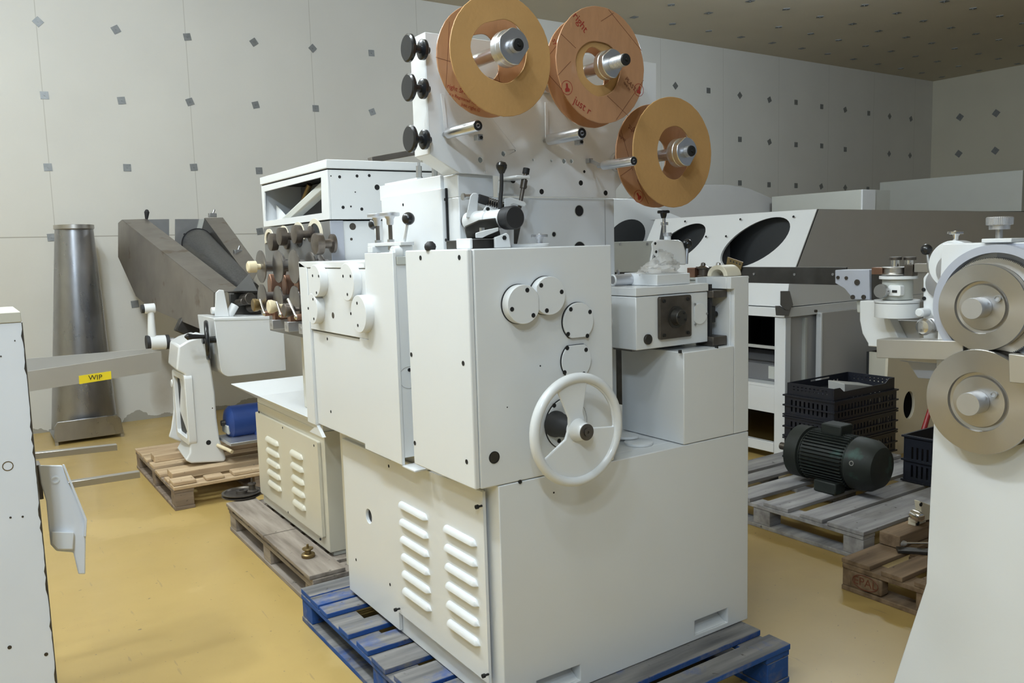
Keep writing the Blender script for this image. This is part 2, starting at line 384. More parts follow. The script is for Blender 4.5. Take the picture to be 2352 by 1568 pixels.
CP = [(140, 97), (357, 135), (563, 175), (746, 210), (923, 243), (1092, 274), (1238, 305), (1385, 335), (1523, 363), (1653, 388), (1772, 413), (1886, 436),
      (350, 27), (562, 73), (960, 153), (1142, 191), (1300, 227), (1453, 260), (1598, 290), (1737, 319), (1860, 348), (1980, 375), (2097, 400),
      (798, 5), (1003, 51), (1194, 95), (1378, 135), (1527, 175), (1683, 211), (1828, 244), (1958, 275), (2093, 305), (2206, 333), (2315, 361),
      (1447, 29), (1631, 74), (1780, 118), (1937, 157), (2079, 191), (2209, 225), (2337, 258), (1900, 7), (2062, 48), (2214, 91), (2345, 131)]
for px, py in CP: fix_plate(A(1400 + px*.4048, py*.4048, z=ZC), (0, 0, -1), random.choice((0, .3, .8)), ceil, .04)

# ------------------------------------------------------------------ shared small builders
def text(body, c, size, nrm, up, mt, parent, rot=0, name='printing', t=.0006, squash=1):
    """flat lettering centred on c, facing nrm"""
    cu = bpy.data.curves.new(name, 'FONT'); cu.body = body; cu.size = size; cu.align_x = 'CENTER'; cu.align_y = 'CENTER'
    tmp = bpy.data.objects.new('tmp_text', cu); COL.objects.link(tmp)
    me = bpy.data.meshes.new_from_object(tmp.evaluated_get(bpy.context.evaluated_depsgraph_get()))
    bpy.data.objects.remove(tmp); me.name = name
    n = V(nrm).normalized(); u = V(up).normalized(); r = u.cross(n).normalized()
    R2 = Matrix((r, u, n)).transposed()
    q = Matrix.Rotation(rot, 3, 'Z'); c = V(c)
    for v in me.vertices: v.co = c + R2 @ (q @ V((v.co.x*squash, v.co.y, 0))) + n*t
    me.materials.clear(); me.materials.append(mt)
    o = bpy.data.objects.new(name, me); COL.objects.link(o); adopt(o, parent); return o
def screw(c, nrm, r, parent, name='screw', mt='screw', h=.003, sock=True):
    mb = MB(); c = V(c); d = V(nrm).normalized()
    if sock: mb.lathe(c - d*.001, d, [(0, r), (h+.001, r), (h+.001, r*.55), (h+.0003, r*.5)], 16)
    else: mb.cyl(c - d*.001, c + d*h, r, n=6)
    return mb.build(name, M[mt], parent, flat=True)
def hole(c, nrm, r, parent, depth=.0012, mt='hole', name='hole_disc', n=20):  # disc on the surface; its colour stands in for a hole's shade
    d = V(nrm).normalized(); return MB().cyl(V(c) - d*.004, V(c) + d*depth*.5, r, n=n).build(name, M[mt], parent)
def clipc(cx, cy, r, clip=None, n=56):
    """circle clipped by half plane (nx, ny, dist) : n.p <= dist"""
    p = circ(cx, cy, r, n)
    if clip:
        q = []
        for x, y in p:
            d = (x-cx)*clip[0] + (y-cy)*clip[1] - clip[2]*r
            q.append((x - clip[0]*d, y - clip[1]*d) if d > 0 else (x, y))
        p = []
        for a in q:
            if not p or math.hypot(a[0]-p[-1][0], a[1]-p[-1][1]) > 1e-5: p.append(a)
        # drop middle points on the chord
        p = [a for i, a in enumerate(p) if not (abs((a[0]-cx)*clip[0] + (a[1]-cy)*clip[1] - clip[2]*r) < 1e-6 and abs((p[i-1][0]-cx)*clip[0] + (p[i-1][1]-cy)*clip[1] - clip[2]*r) < 1e-6 and abs((p[(i+1) % len(p)][0]-cx)*clip[0] + (p[(i+1) % len(p)][1]-cy)*clip[1] - clip[2]*r) < 1e-6)]
    return p
def star_knob(c, d, R_, h, parent, mt='black', lobes=6, name='star_knob'):
    u, w_, d = basis(d); c = V(c); n = lobes*8; pr = []
    for hh, k in ((0, .9), (h*.15, 1), (h*.8, 1), (h, .88)):
        pr.append([c + d*hh + (u*math.cos(2*PI*i/n) + w_*math.sin(2*PI*i/n))*R_*k*(.86 + .14*math.cos(lobes*2*PI*i/n)) for i in range(n)])
    mb = MB().hull(pr); mb.cyl(c - d*h*1.1, c, R_*.42, R_*.5, n=20)
    return mb.build(name, M[mt], parent)
def hand_knob(c, d, R_, parent, mt='alu_satin', name='clamp_knob'):
    """flat round knurled knob with boss under it"""
    d = V(d).normalized(); c = V(c)
    mb = MB().lathe(c, d, [(0, R_*.92), (R_*.06, R_), (R_*.32, R_), (R_*.38, R_*.92), (R_*.38, R_*.3), (R_*.44, R_*.28)], 36)
    mb.lathe(c - d*R_*.85, d, [(0, R_*.30), (R_*.15, R_*.36), (R_*.55, R_*.36), (R_*.86, R_*.55)], 24)
    return mb.build(name, M[mt], parent)
def pallet(name, label, x0, x1, y0, y1, boards, mt, mtb, cross='x', group=None, h=.144, nb=3, seed=1, z0=0, skip=(), jit=.006, block=.10, stringers=None, gap_ends=False, bt=.022):
    """deck boards run along `cross`; three cross boards run across them, blocks and skids under"""
    rnd = random.Random(seed)
    t = thing(name, label, 'pallet', ((x0+x1)/2, (y0+y1)/2, z0), group)
    def bx(a0, a1, b0, b1, c0, c1, nm, m_, bev=.003):
        if cross == 'x': mb = MB().box(a0, a1, b0, b1, c0, c1)
        else: mb = MB().box(b0, b1, a0, a1, c0, c1)
        return mb.build(nm, M[m_], t, bev=bev, flat=True)
    (a0, a1), (b0, b1) = ((x0, x1), (y0, y1)) if cross == 'x' else ((y0, y1), (x0, x1))
    for s_, e_ in boards:
        j0, j1 = rnd.uniform(-jit, jit), rnd.uniform(-jit, jit)
        bx(a0 + j0, a1 + j1, b0 + s_*(b1-b0), b0 + e_*(b1-b0), z0+h-bt, z0+h - rnd.uniform(0, .002), 'deck_board', mt)
    for k in range(3):
        c = (a0 + block/2, (a0+a1)/2, a1 - block/2)[k]
        bx(c-block/2, c+block/2, b0+.005, b1-.005, z0+h-2*bt, z0+h-bt-.0005, 'cross_board', mtb)
        for q in range(nb):
            e = b0 + .06 + (b1-b0-.12)*q/(nb-1)
            bx(c-block/2+.004, c+block/2-.004, e-.055, e+.055, z0+bt, z0+h-2*bt-.0005, 'block', mtb)
    for k in range(3):
        c = (a0 + block/2, (a0+a1)/2, a1 - block/2)[k]
        bx(c-block/2, c+block/2, b0+.003, b1-.003, z0+.0, z0+bt-.0005, 'skid_board', mtb)
    return t

# ------------------------------------------------------------------ the big white machine
Y0, X1 = 1.969, 1.178
blue_boards = [(0, .06), (.085, .15), (.165, .235), (.265, .33), (.345, .425), (.455, .53), (.555, .62), (.66, .72), (.80, .855), (.865, .925), (.93, 1)]
pallet('pallet', 'blue painted wooden pallet with worn grey boards under the large white machine', 1.092, 2.31, 1.755, 3.30, blue_boards, 'wood_blue', 'wood_blue', seed=3, block=.12)
mm = thing('packaging_machine', 'large white machine with handwheel and cardboard reels standing on the blue pallet', 'machine', (1.8, 2.5, .144))
def fy(px, py, y=Y0): p = A(px, py, y=y); return (p.x, p.z)
pocket = [[fy(1596, 1426), fy(1671, 1396), fy(1671, 1430), fy(1596, 1460)], [fy(1233, 1564), fy(1333, 1526), fy(1333, 1563), fy(1233, 1603)]]
pocket = [[(x, max(z, .158)) for x, z in q] for q in pocket]
base = MB().prism('y', [(1.255, .146), (2.34, .146), (2.34, .86), (1.255, .86)], Y0, Y0+.07, pocket).box(1.255, 2.34, Y0+.0695, 3.15, .146, .86)
for q in pocket:
    base.hull([[V((q[i][0], Y0+.01, q[i][1])) for i in (3, 2)] + [V((q[i][0], Y0+.0699, q[i][1]+.035)) for i in (2, 3)],
               [V((q[i][0], Y0+.012, q[i][1]-.01)) for i in (3, 2)] + [V((q[i][0], Y0+.0699, q[i][1]-.01)) for i in (2, 3)]])
base = base.build('base_cabinet', M['white'], mm, bev=.003)
MB().box(1.30, 2.2, 3.151, 3.29, .20, .84).build('rear_base_section', M['cream'], mm, bev=.003)
# panel with the oval hole and the louvred vent panel on the left side
pl = MB().prism('x', [(2.655, .16), (3.12, .16), (3.12, .80), (2.655, .80)], 1.241, 1.2545, [circ(A(848, 1185, x=1.243).y, A(848, 1185, x=1.243).z, .028, 28)]).build('side_panel', M['white'], mm, bev=.002)
hole(A(848, 1185, x=1.2548), (-1, 0, 0), .0275, mm, mt='dark_inside')
for px, py in ((818, 1285), (896, 1342), (893, 1070)): hole(A(px, py, x=1.241), (-1, 0, 0), .006, pl)
vx = 1.232
vpan = MB().prism('x', [(2.022, .235), (2.64, .24), (2.64, .82), (2.022, .835)], vx, vx+.010)
def louvre(mb, x, ya, yb, z, h, dep, m=8):
    """pressed bump, open underneath, on a face looking to -x; ya > yb"""
    rings = []; L_ = ya - yb; ns = 22
    for i in range(ns+1):
        y = ya - L_*i/ns; e = min(i/ns, 1-i/ns)*L_/(h*1.0); k = math.sqrt(max(0, 1 - (1-min(1, e))**2)) if e < 1 else 1
        k = max(k, .02)
        rings.append([mb.bm.verts.new(V((x - dep*k*math.sin(PI/2*j/m), y, z + h*k*math.cos(PI/2*j/m)))) for j in range(m+1)] + [mb.bm.verts.new(V((x+.002, y, z - .001)))])
    for a, b in zip(rings, rings[1:]):
        for j in range(m+1): mb.face([a[j], b[j], b[j+1], a[j+1]])
c1t, c1b = A(918, 1152, x=vx), A(931, 1352, x=vx); c1r = A(982, 1165, x=vx).y
c2t, c2b = A(1021, 1206, x=vx), A(1030, 1422, x=vx); c2r = A(1095, 1230, x=vx).y
for k in range(6):
    louvre(vpan, vx, c1t.y, c1r, c1t.z + (c1b.z - c1t.z)*k/5 - .012, .019, .015)
    louvre(vpan, vx, c2t.y, c2r, c2t.z + (c2b.z - c2t.z)*k/5 - .012, .019, .015)
vpan = vpan.build('vent_panel', M['white'], mm, sharp=50)
for px, py in ((1103, 1162), (915, 1398), (1118, 1549)):
    p = A(px, py, x=vx - .006); o = MB().cyl((vx + .001, p.y, p.z), (vx - .014, p.y, p.z), .0035, n=12).lathe((vx-.013, p.y, p.z), (-1, 0, 0), [(0, .0065), (.009, .0065), (.009, .003), (.004, .003)], 16).build('bolt', M['screw'], vpan)
# gearbox
gb = MB().box(1.1965, 1.699, Y0, 2.298, .862, 1.548).build('gearbox', M['white'], mm, bev=.004, seg=3)
for px, py, r in ((1135, 1050, .016),):
    p = A(px, py, y=Y0); hole(p, (0, -1, 0), r, gb, mt='gunmetal', name='port'); MB().ring(p + V((0, .001, 0)), (0, -1, 0), r, r+.002, .003, 32).build('port_rim', M['screw'], gb)
for px, py, r in ((1272, 1131, .003), (1241, 840, .0025), (1165, 935, .002)): hole(A(px, py, y=Y0), (0, -1, 0), r, gb)
screw(A(1194, 1106, y=Y0), (0, -1, 0), .006, gb)
sc_ = MB().prism('x', rrect(1.9725, 2.352, .862, 1.549, .006), X1, 1.1955).build('side_cover', M['white'], mm, bev=.004, seg=3)
for px, py in ((966, 592), (1055, 591), (945, 814), (1064, 834), (953, 1017), (1072, 1060)): screw(A(px, py, x=X1), (-1, 0, 0), .0072, sc_, h=.001)
def cover_y(px, py, R_, t, scr, clip=None, parent=gb, y=Y0, name='bearing_cover'):
    c = A(px, py, y=y-t)
    o = MB().prism('y', clipc(c.x, c.z, R_, clip), y-t, y-.004).build(name, M['white'], parent, bev=.0015)
    MB().prism('y', clipc(c.x, c.z, R_*1.025, clip), y-.004, y+.001).build('gasket', M['rubber'], o)
    for qx, qy in scr: screw(A(qx, qy, y=y-t), (0, -1, 0), .0068, o, h=.0008)
    return o
cover_y(1204, 699, .0565, .034, ((1211, 666), (1176, 710), (1225, 724)), (1, 0, .93))
cover_y(1264, 679, .0565, .030, ((1243, 655), (1290, 670), (1256, 713)), (-1, 0, .86))
cover_y(1330, 738, .0575, .012, ((1311, 710), (1355, 716), (1305, 767), (1349, 771)), (0, -1, .86))
cover_y(1325, 828, .0570, .008, ((1303, 799), (1346, 803), (1297, 855), (1341, 858)), (0, 1, .84))
cover_y(1302, 972, .078, .006, ((1273, 931), (1284, 1012)))
# handwheel
hx, hz = 1.46, 1.017; hy = 1.855; HR = .166
hw = tag(bpy.data.objects.new('handwheel', None), 'white handwheel with three spokes'); COL.objects.link(hw); adopt(hw, mm)
MB().torus((hx, hy, hz), (0, -1, 0), HR-.013, .0145, 72, 16, 1.1).build('rim', M['white'], hw, sharp=80)
def polar(r, a): return (hx + r*math.cos(math.radians(a)), hz + r*math.sin(math.radians(a)))
def sector(a0, a1, ro, ri_, w0, w1):
    """rounded window between spokes"""
    p = []
    for k in range(19): p.append(polar(ro, a0 + w0 + (a1-a0-w0-w1)*k/18))
    p.append(polar(ri_*1.5, a1 - w1*2.2)); p.append(polar(ri_, (a0+a1)/2)); p.append(polar(ri_*1.5, a0 + w0*2.2)); return p
webo = MB()
out_ = circ(hx, hz, HR-.018, 72)
webo.prism('y', out_, hy-.004, hy+.006, [sector(-6, 80, HR-.030, .036, 2, 6), sector(112, 212, HR-.030, .034, 8, 3)])
webo.build('web', M['white'], hw, bev=.004, seg=3)
MB().lathe((hx, hy+.02, hz), (0, -1, 0), [(0, .024), (.012, .034), (.03, .034), (.045, .027), (.062, .024), (.064, .022)], 40).build('hub', M['white'], hw)
MB().lathe((hx, hy-.038, hz), (0, -1, 0), [(0, .024), (.008, .024), (.009, .021), (.009, .012), (.013, .012), (.013, .004), (.010, .003)], 36).build('hub_nut', M['iron'], hw)
MB().lathe((hx, Y0-.006, hz), (0, -1, 0), [(0, .040), (.010, .040), (.016, .037), (.060, .032), (.094, .024)], 40).build('spindle_boss', M['rubber'], hw)

# tall cover, upper cover with four round caps, lower cover
tc = MB().prism('x', [(2.442, .838), (2.742, .838), (2.742, 1.243), (2.664, 1.243), (2.664, 1.544), (2.442, 1.544)], X1, X1+.012).box(X1+.012, 1.42, 2.446, 2.452, .86, 1.53).build('tall_cover', M['white'], mm, bev=.002)
MB().box(X1+.013, 1.42, 2.436, 2.446, 1.505, 1.53).build('cover_lip', M['light_grey'], tc, bev=.001)
MB().box(X1+.002, 1.42, 2.354, 2.446, .832, .838).build('cover_tray', M['white'], tc, bev=.001)
MB().ring((1.22, 2.4465, 1.13), (0, -1, 0), .036, .0375, .002).build('cover_disc_edge', M['greige_paint'], tc)
screw((1.222, 2.4465, 1.155), (0, -1, 0), .006, tc); screw((1.238, 2.4465, 1.12), (0, -1, 0), .006, tc)
body = MB().box(1.21, 1.55, 2.455, 3.31, .862, 1.50).build('side_body', M['white'], mm, bev=.002)
uc = MB().prism('x', [(2.668, 1.243), (3.235, 1.243), (3.235, 1.49), (2.668, 1.49)], X1+.002, X1+.03).box(X1-.001, 1.6, 2.668, 3.325, 1.492, 1.516).build('upper_cover', M['white'], mm, bev=.002)
MB().prism('x', [(3.238, .843), (3.328, .843), (3.328, 1.516), (3.238, 1.4915)], X1-.001, X1+.03).build('edge_strip', M['white'], mm, bev=.002)
lc = MB().prism('x', [(2.746, .85), (3.234, .85), (3.234, 1.237), (2.746, 1.237)], X1+.010, X1+.03).build('lower_cover', M['white'], mm, bev=.002)
for px, py in ((752, 778), (760, 945)): hole(A(px, py, x=X1+.01), (-1, 0, 0), .006, lc)
MB().prism('x', [(3.18, .80), (3.33, .80), (3.24, .842)], X1+.005, X1+.02).build('corner_flap', M['white'], mm)
def cover_x(px, py, R_, scr, clip=None, t=.030):
    c = A(px, py, x=X1-t)
    o = MB().prism('x', clipc(c.y, c.z, R_, clip), X1-t, X1+.003).build('round_cap', M['white'], uc, bev=.002)
    for qx, qy in scr: screw(A(qx, qy, x=X1-t), (-1, 0, 0), .0055, o, h=.0008)
cover_x(722, 645, .062, ((718, 633), (732, 634), (727, 672)), (1, 0, .80))
cover_x(795, 648, .067, ((788, 634), (805, 634), (798, 676)), (1, 0, .80))
cover_x(716, 709, .060, ((719, 687), (708, 708), (721, 732)), (1, 0, .55))
cover_x(823, 721, .066, ((820, 696), (806, 720), (822, 747)))
hole(A(765, 724, x=X1+.002), (-1, 0, 0), .012, uc, mt='iron', name='key_slot')

# column, its door and the reel head
YC = 2.302
cx0 = A(1053, 450, y=YC).x
col = MB().box(cx0, 2.003, YC, 2.86, .864, 1.714).box(cx0, 1.485, YC, 2.86, 1.7141, 1.788).build('column', M['white'], mm, bev=.003)
p1, p2, p3, p4 = A(900, 430, x=cx0-.004), A(1050, 402, x=cx0-.004), A(1028, 430, x=cx0-.018), A(918, 450, x=cx0-.018)
MB().box(cx0-.012, cx0, 2.395, 2.86, 1.735, 1.79).build('column_top_strip', M['white'], col, bev=.002)
cd = MB().box(cx0-.022, cx0, 2.375, 2.83, 1.10, p3.z).build('column_door', M['white'], mm, bev=.003)
for px, py in ((1022, 458), (926, 470), (1028, 560), (1024, 551)): screw(A(px, py, x=cx0-.022), (-1, 0, 0), .005, cd, h=.001)
MB().box(cx0-.008, cx0-.001, 2.369, 2.3735, 1.10, p3.z).build('door_gap', M['hole'], col)
YR = 2.282
def fr(px, py): return fy(px, py, YR)
tl, bl, ch, no1, no2, br = fr(987, 85), fr(987, 354), fr(1056, 397), fr(1146, 404), fr(1144, 450), fr(1415, 455)
rt = fr(1508, 235); rtt = fr(1508, 150)
tl = (bl[0], 2.205); rtt = (rt[0], 2.205)
holes_ = [(1104, 367, .009), (1157, 353, .008), (1225, 367, .004), (1267, 369, .004), (1296, 370, .008), (1313, 370, .007), (1184, 345, .003), (1115, 395, .003)]
hl = [circ(*fr(px, py), r, 18) for px, py, r in holes_]
head = MB().prism('y', [tl, bl, ch, no1, no2, br, (br[0], br[1]+.03), (rt[0], br[1]+.22), rtt][::-1], YR, YR+.006, hl)
head.box(bl[0], bl[0]+.006, YR+.0062, YR+.10, bl[1]+.001, 2.205)
head.sheet([(bl[0]+.003, YR+.007, bl[1]+.003), (bl[0]+.003, YR+.10, bl[1]+.003), (ch[0]-.002, YR+.10, ch[1]+.003), (ch[0]-.002, YR+.007, ch[1]+.003)], .005)
head.box(bl[0]+.007, rt[0]-.007, YR+.0062, YR+.10, 2.198, 2.204).box(rt[0]-.006, rt[0], YR+.0062, YR+.10, 1.90, 2.204)
head = head.build('reel_head', M['white'], mm, bev=.0015)
MB().box(bl[0]+.02, rt[0]-.02, YR+.092, YR+.097, 1.83, 2.19).build('back_sheet', M['light_grey'], head)
for px, py, r in [(1334, 420, .009), (1244, 440, .009), (1391, 443, .009), (1342, 394, .005)]: hole(A(px, py, y=YR), (0, -1, 0), r, head, mt='screw')
for px, py, r in [(1330, 484, .019), (1272, 538, .008), (1331, 572, .026)]:
    hole(A(px, py, y=YC), (0, -1, 0), r, col, name='column_hole'); MB().ring(A(px, py, y=YC) + V((0, .001, 0)), (0, -1, 0), r, r+.002, .0025, 28).build('hole_rim', M['light_grey'], col)
MB().box(1.957, 1.960, YC-.0015, YC, .87, 1.71).build('panel_seam', M['greige_paint'], col)
# three black double knobs on the left flank
for px, py in ((962, 113), (963, 203), (966, 320)):
    p = A(px, py, x=bl[0]-.035); q = V((bl[0], p.y, p.z))
    k = MB().lathe(q - V((.001, 0, 0)), (-1, 0, 0), [(0, .010), (.012, .010), (.013, .026), (.016, .030), (.026, .030), (.029, .026), (.030, .012), (.058, .011), (.060, .036), (.064, .041), (.072, .041), (.076, .036)], 40).build('knob', M['black'], mm)
# spindles
SP = [(1153, 117, 1190, 103, .050, .012, 0), (1380, 154, 1437, 136, .043, .012, 1), (1546, 353, 1588, 345, .046, .014, 2)]
AX = []
for px, py, ex, ey, rc, rs, k in SP:
    c = A(px, py, y=2.0); AX.append(c); ye = A(ex, ey, x=c.x).y
    s_ = MB().lathe((c.x, YR-.001, c.z), (0, -1, 0), [(0, .034), (.02, .034), (.021, .019), (YR-1.985, .019)], 36).build('spindle', M['alu'], mm)
    y1 = ye + (.018 if k != 1 else .055)
    # clamping collar with two flats
    u = []
    for a in range(48):
        t = 2*PI*a/48; x_, z_ = math.cos(t), math.sin(t); x_ = max(-.80, min(.80, x_ + 0)) if False else x_
        rr = rc
        if x_*.8 + z_*-.6 > .80: rr = rc*.80/(x_*.8 - z_*.6)
        if x_*-.6 + z_*.8 > .90: rr = min(rr, rc*.90/(x_*-.6 + z_*.8))
        u.append((x_*rr, z_*rr))
    mb = MB(); mb.lathe((c.x, 1.985, c.z), (0, -1, 0), [(0, rc), (1.985-y1-.022, rc)], 48)
    mb.prism('y', [(c.x + a, c.z + b) for a, b in u], y1+.0218, y1)
    mb.build('collar', M['alu'], s_, bev=.002)
    pr = [(0, .0175)]
    for i in range(8): h = (y1-ye)*i/8; pr += [(h+.0005, .0185), (h + (y1-ye)/16, .0168)]
    MB().lathe((c.x, y1, c.z), (0, -1, 0), pr, 28).build('threaded_end', M['alu_satin'], s_)
    MB().lathe((c.x, ye+.0005, c.z), (0, -1, 0), [(0, .0175), (.004, .0165), (.005, .006), (.003, .005), (.008, .0045)], 28).build('end_plug', M['screw'], s_)
# guide rollers on swing arms
def roller(p_far, p_near, r, arm, parent=mm, yf=YR-.03):
    a = A(*p_far, y=yf); n_ = A(p_near[0], p_near[1], x=a.x); b = V((a.x, n_.y, a.z))
    o = MB().lathe(a, b-a, [(0, r*.7), (.002, r), ((b-a).length-.002, r), ((b-a).length, r*.93)], 28).build('guide_roller', M['alu'], parent)
    d = (b-a).normalized()
    MB().lathe(b - d*.002, d, [(0, r*.86), (.0035, r*.84), (.0035, r*.45), (.001, r*.42), (.001, r*.2), (.006, r*.18)], 24).build('roller_bearing', M['screw'], o)
    MB().lathe(a + d*.001, -d, [(0, r*.55), (.028, r*.4)], 16).build('roller_axle', M['zinc'], o)
    if arm:
        q = A(*arm, y=YR-.012); aa = V((a.x, YR-.016, a.z))
        MB().bar(aa, V((q.x, YR-.016, q.z)), .012, .004, (0, 1, 0)).build('swing_arm', M['white'], o, bev=.001)
        MB().cyl(aa + V((0, .004, 0)), aa - V((0, .012, 0)), .006, n=16).build('arm_pin', M['screw'], o)
    return o, a, b
r1, a1, b1 = roller((1030, 306), (1098, 292), .0165, (1014, 215))
r2, a2, b2 = roller((1262, 321), (1337, 312), .0185, (1253, 235))
r3, a3, b3 = roller((1386, 380), (1456, 372), .0145, None, yf=2.075)
MB().bar(a3 + V((0, .012, 0)), A(1356, 369, y=YR-.010), .004, .014, (0, 0, 1)).build('swing_arm', M['zinc'], r3, bev=.001)
for b, px, py in ((b1, 1102, 316), (b2, 1333, 326)):
    p = A(px, py, y=b.y+.03)
    MB().box(p.x-.009, p.x+.009, p.y-.004, p.y+.02, p.z-.008, p.z+.010).build('roller_stop', M['zinc'], mm, bev=.001)
    screw((p.x+.002, p.y-.004, p.z), (0, -1, 0), .005, mm)
p = A(1355, 369, y=YR-.012); MB().box(p.x-.010, p.x+.010, p.y-.006, p.y+.011, p.z-.008, p.z+.008).build('roller_stop', M['zinc'], mm, bev=.001)

# ---- mechanism on top of the gearbox
ZT = 1.549
def top(px, y): return A(px, 560, y=y).x
# black carriage and white side brackets
xa, xb = A(1058, 560, y=2.10).x, A(1138, 560, y=2.10).x
cg = MB().box(xa+.008, xb, 2.05, 2.20, ZT, ZT+.026).build('carriage', M['gunmetal'], mm, bev=.002)
MB().box(xa-.004, xa+.006, 2.04, 2.12, ZT, ZT+.030).build('carriage_side', M['white'], cg, bev=.003)
q1, q2, q3 = A(1136, 545, y=2.03), A(1168, 535, y=2.03), A(1172, 558, y=2.03)
br_ = MB().prism('y', [(q1.x, ZT), (q1.x, q1.z), (q2.x-.008, q2.z), (q2.x, q2.z-.006), (q3.x, ZT)], 2.026, 2.036).build('carriage_bracket', M['white'], cg, bev=.002)
screw(A(1158, 546, y=2.026), (0, -1, 0), .007, br_, sock=False)
# hose shaped white sleeve with black cap, axis along y
ca = A(1078, 508, y=2.27); cn = A(1172, 503, x=ca.x); L_ = 2.27 - cn.y
sl = MB().lathe((ca.x, 2.27, ca.z), (0, -1, 0), [(0, .022), (.004, .030), (L_*.52, .030), (L_*.53, .026), (L_*.56, .026), (L_*.57, .0285), (L_, .0285)], 40).build('clamp_sleeve', M['white'], mm)
MB().lathe((ca.x, 2.27-L_*.9, ca.z), (0, -1, 0), [(0, .031), (.004, .034), (.045, .035), (.050, .031), (.051, .0)], 40).build('sleeve_cap', M['rubber'], sl)
MB().lathe((ca.x, 2.271, ca.z), (0, 1, 0), [(0, .027), (.012, .024)], 32).build('sleeve_rear_cap', M['rubber'], sl)
# arm rising from the sleeve, its bolt and the spring
ya = 2.23
ar = MB().hull([[A(px, py, y=ya+dy) for px, py in pts] for pts, dy in ((((1070, 500), (1096, 500), (1100, 448), (1094, 443), (1086, 443), (1080, 450)), .012), (((1070, 500), (1096, 500), (1100, 448), (1094, 443), (1086, 443), (1080, 450)), -.012))]).build('sleeve_arm', M['white'], sl, bev=.003)
pb = A(1085, 452, y=ya); MB().cyl(pb, pb - V((.03, 0, 0)), .009, n=6).cyl(pb - V((.03, 0, 0)), pb - V((.036, 0, 0)), .011, n=20).build('arm_bolt', M['zinc'], sl)
s0, s1 = A(1104, 457, y=ya-.01), A(1166, 476, y=ya-.03); dd = (s1-s0); n_ = 150
u, w_, d = basis(dd); pts = [s0 + dd*(i/n_) + (u*math.cos(i*2*PI/12) + w_*math.sin(i*2*PI/12))*.0115 for i in range(n_+1)]
MB().tube(pts, .0018, 6).build('tension_spring', M['iron'], mm)
MB().tube([s0 - d*.006, s1 + d*.008], .006, 12).cyl(s0 - d*.008, s0 + d*.022, .014, n=24).build('spring_rod', M['rubber'], mm)
# L bracket on the right of the spring, threaded rod and top bracket
MB().hull([[A(px, py, y=yy) for px, py in ((1158, 490), (1158, 456), (1172, 453), (1206, 464), (1210, 470), (1204, 475), (1180, 468), (1174, 470), (1170, 495))] for yy in (2.20, 2.16)]).build('rod_bracket', M['white'], mm, bev=.003)
MB().hull([[A(px, py, y=yy) for px, py in ((1180, 560), (1180, 500), (1190, 490), (1200, 500), (1196, 520), (1188, 560))] for yy in (2.22, 2.18)]).build('link_plate', M['gunmetal'], mm, bev=.002)
ra, rb = A(1193, 478, y=2.19), A(1208, 395, y=2.19)
rod = MB().cyl(ra, rb, .0065, n=14).build('threaded_rod', M['iron'], mm)
MB().cyl(rb - (rb-ra)*.05, rb + (rb-ra)*.10, .011, n=20).build('rod_head', M['screw'], rod)
MB().cyl(ra + (rb-ra)*.55, ra + (rb-ra)*.78, .0105, n=20).build('rod_collar', M['iron'], rod)
MB().cyl(ra + (rb-ra)*.10, ra + (rb-ra)*.18, .011, n=6).build('rod_nut', M['zinc'], rod)
pc = A(1200, 405, y=2.19)
tb = MB().box(pc.x-.035, pc.x+.022, 2.175, YR-.002, pc.z-.008, pc.z+.002).box(pc.x-.038, pc.x+.020, YR-.014, YR-.001, pc.z-.05, pc.z-.0081).build('rod_support', M['white'], mm, bev=.004)
screw(A(1178, 415, y=YR-.014), (0, -1, 0), .008, tb); screw(A(1205, 428, y=YR-.014), (0, -1, 0), .008, tb); screw(A(1159, 415, y=YR), (0, -1, 0), .008, tb)
# black lever with ball
lv = [A(1149, 500, y=2.15), A(1149, 460, y=2.15), A(1152, 430, y=2.15), A(1152, 395, y=2.15)]
lo = MB().tube(lv, [.007, .0065, .006, .0055], 14, smooth=1).build('lever', M['rubber'], mm)
p = A(1152, 383, y=2.15); MB().lathe(p - V((0, 0, .020)), (0, 0, 1), [(0, .008), (.008, .012), (.016, .0165), (.025, .0175), (.033, .013), (.038, 0)], 24).build('lever_ball', M['black'], lo)
# flat foot bracket in front of the sleeve
MB().hull([[A(px, py, y=yy) for px, py in ((1092, 535), (1115, 528), (1145, 522), (1145, 530), (1120, 540), (1108, 546), (1092, 546))] for yy in (2.06, 2.03)]).build('foot_clamp', M['white'], mm, bev=.002)
p = A(1107, 526, y=2.045); MB().cyl(p - V((0, 0, .008)), p + V((0, 0, .004)), .008, n=6).build('foot_bolt', M['zinc'], mm)
MB().hull([[A(px, py, y=yy) for px, py in ((1100, 505), (1140, 500), (1150, 540), (1130, 548), (1072, 548), (1066, 520))] for yy in (2.14, 2.07)]).build('sleeve_mount', M['gunmetal'], mm, bev=.004)
p = A(1122, 475, y=2.16); MB().hull([[A(px, py, y=yy) for px, py in ((1110, 482), (1116, 473), (1128, 476), (1145, 490), (1112, 490))] for yy in (2.17, 2.15)]).build('pivot_ear', M['white'], mm, bev=.002)
screw(A(1120, 480, y=2.15), (0, -1, 0), .006, mm)
# round lid with thumb knob
pl_ = A(1207, 559, y=2.10)
MB().lathe((pl_.x, 2.11, ZT), (0, 0, 1), [(0, .080), (.008, .080), (.010, .077), (.010, 0)], 56).build('round_lid', M['white'], mm)
kk = hand_knob((A(1239, 540, y=2.09).x, 2.09, ZT+.028), (0, 0, 1), .026, mm, name='lid_knob')
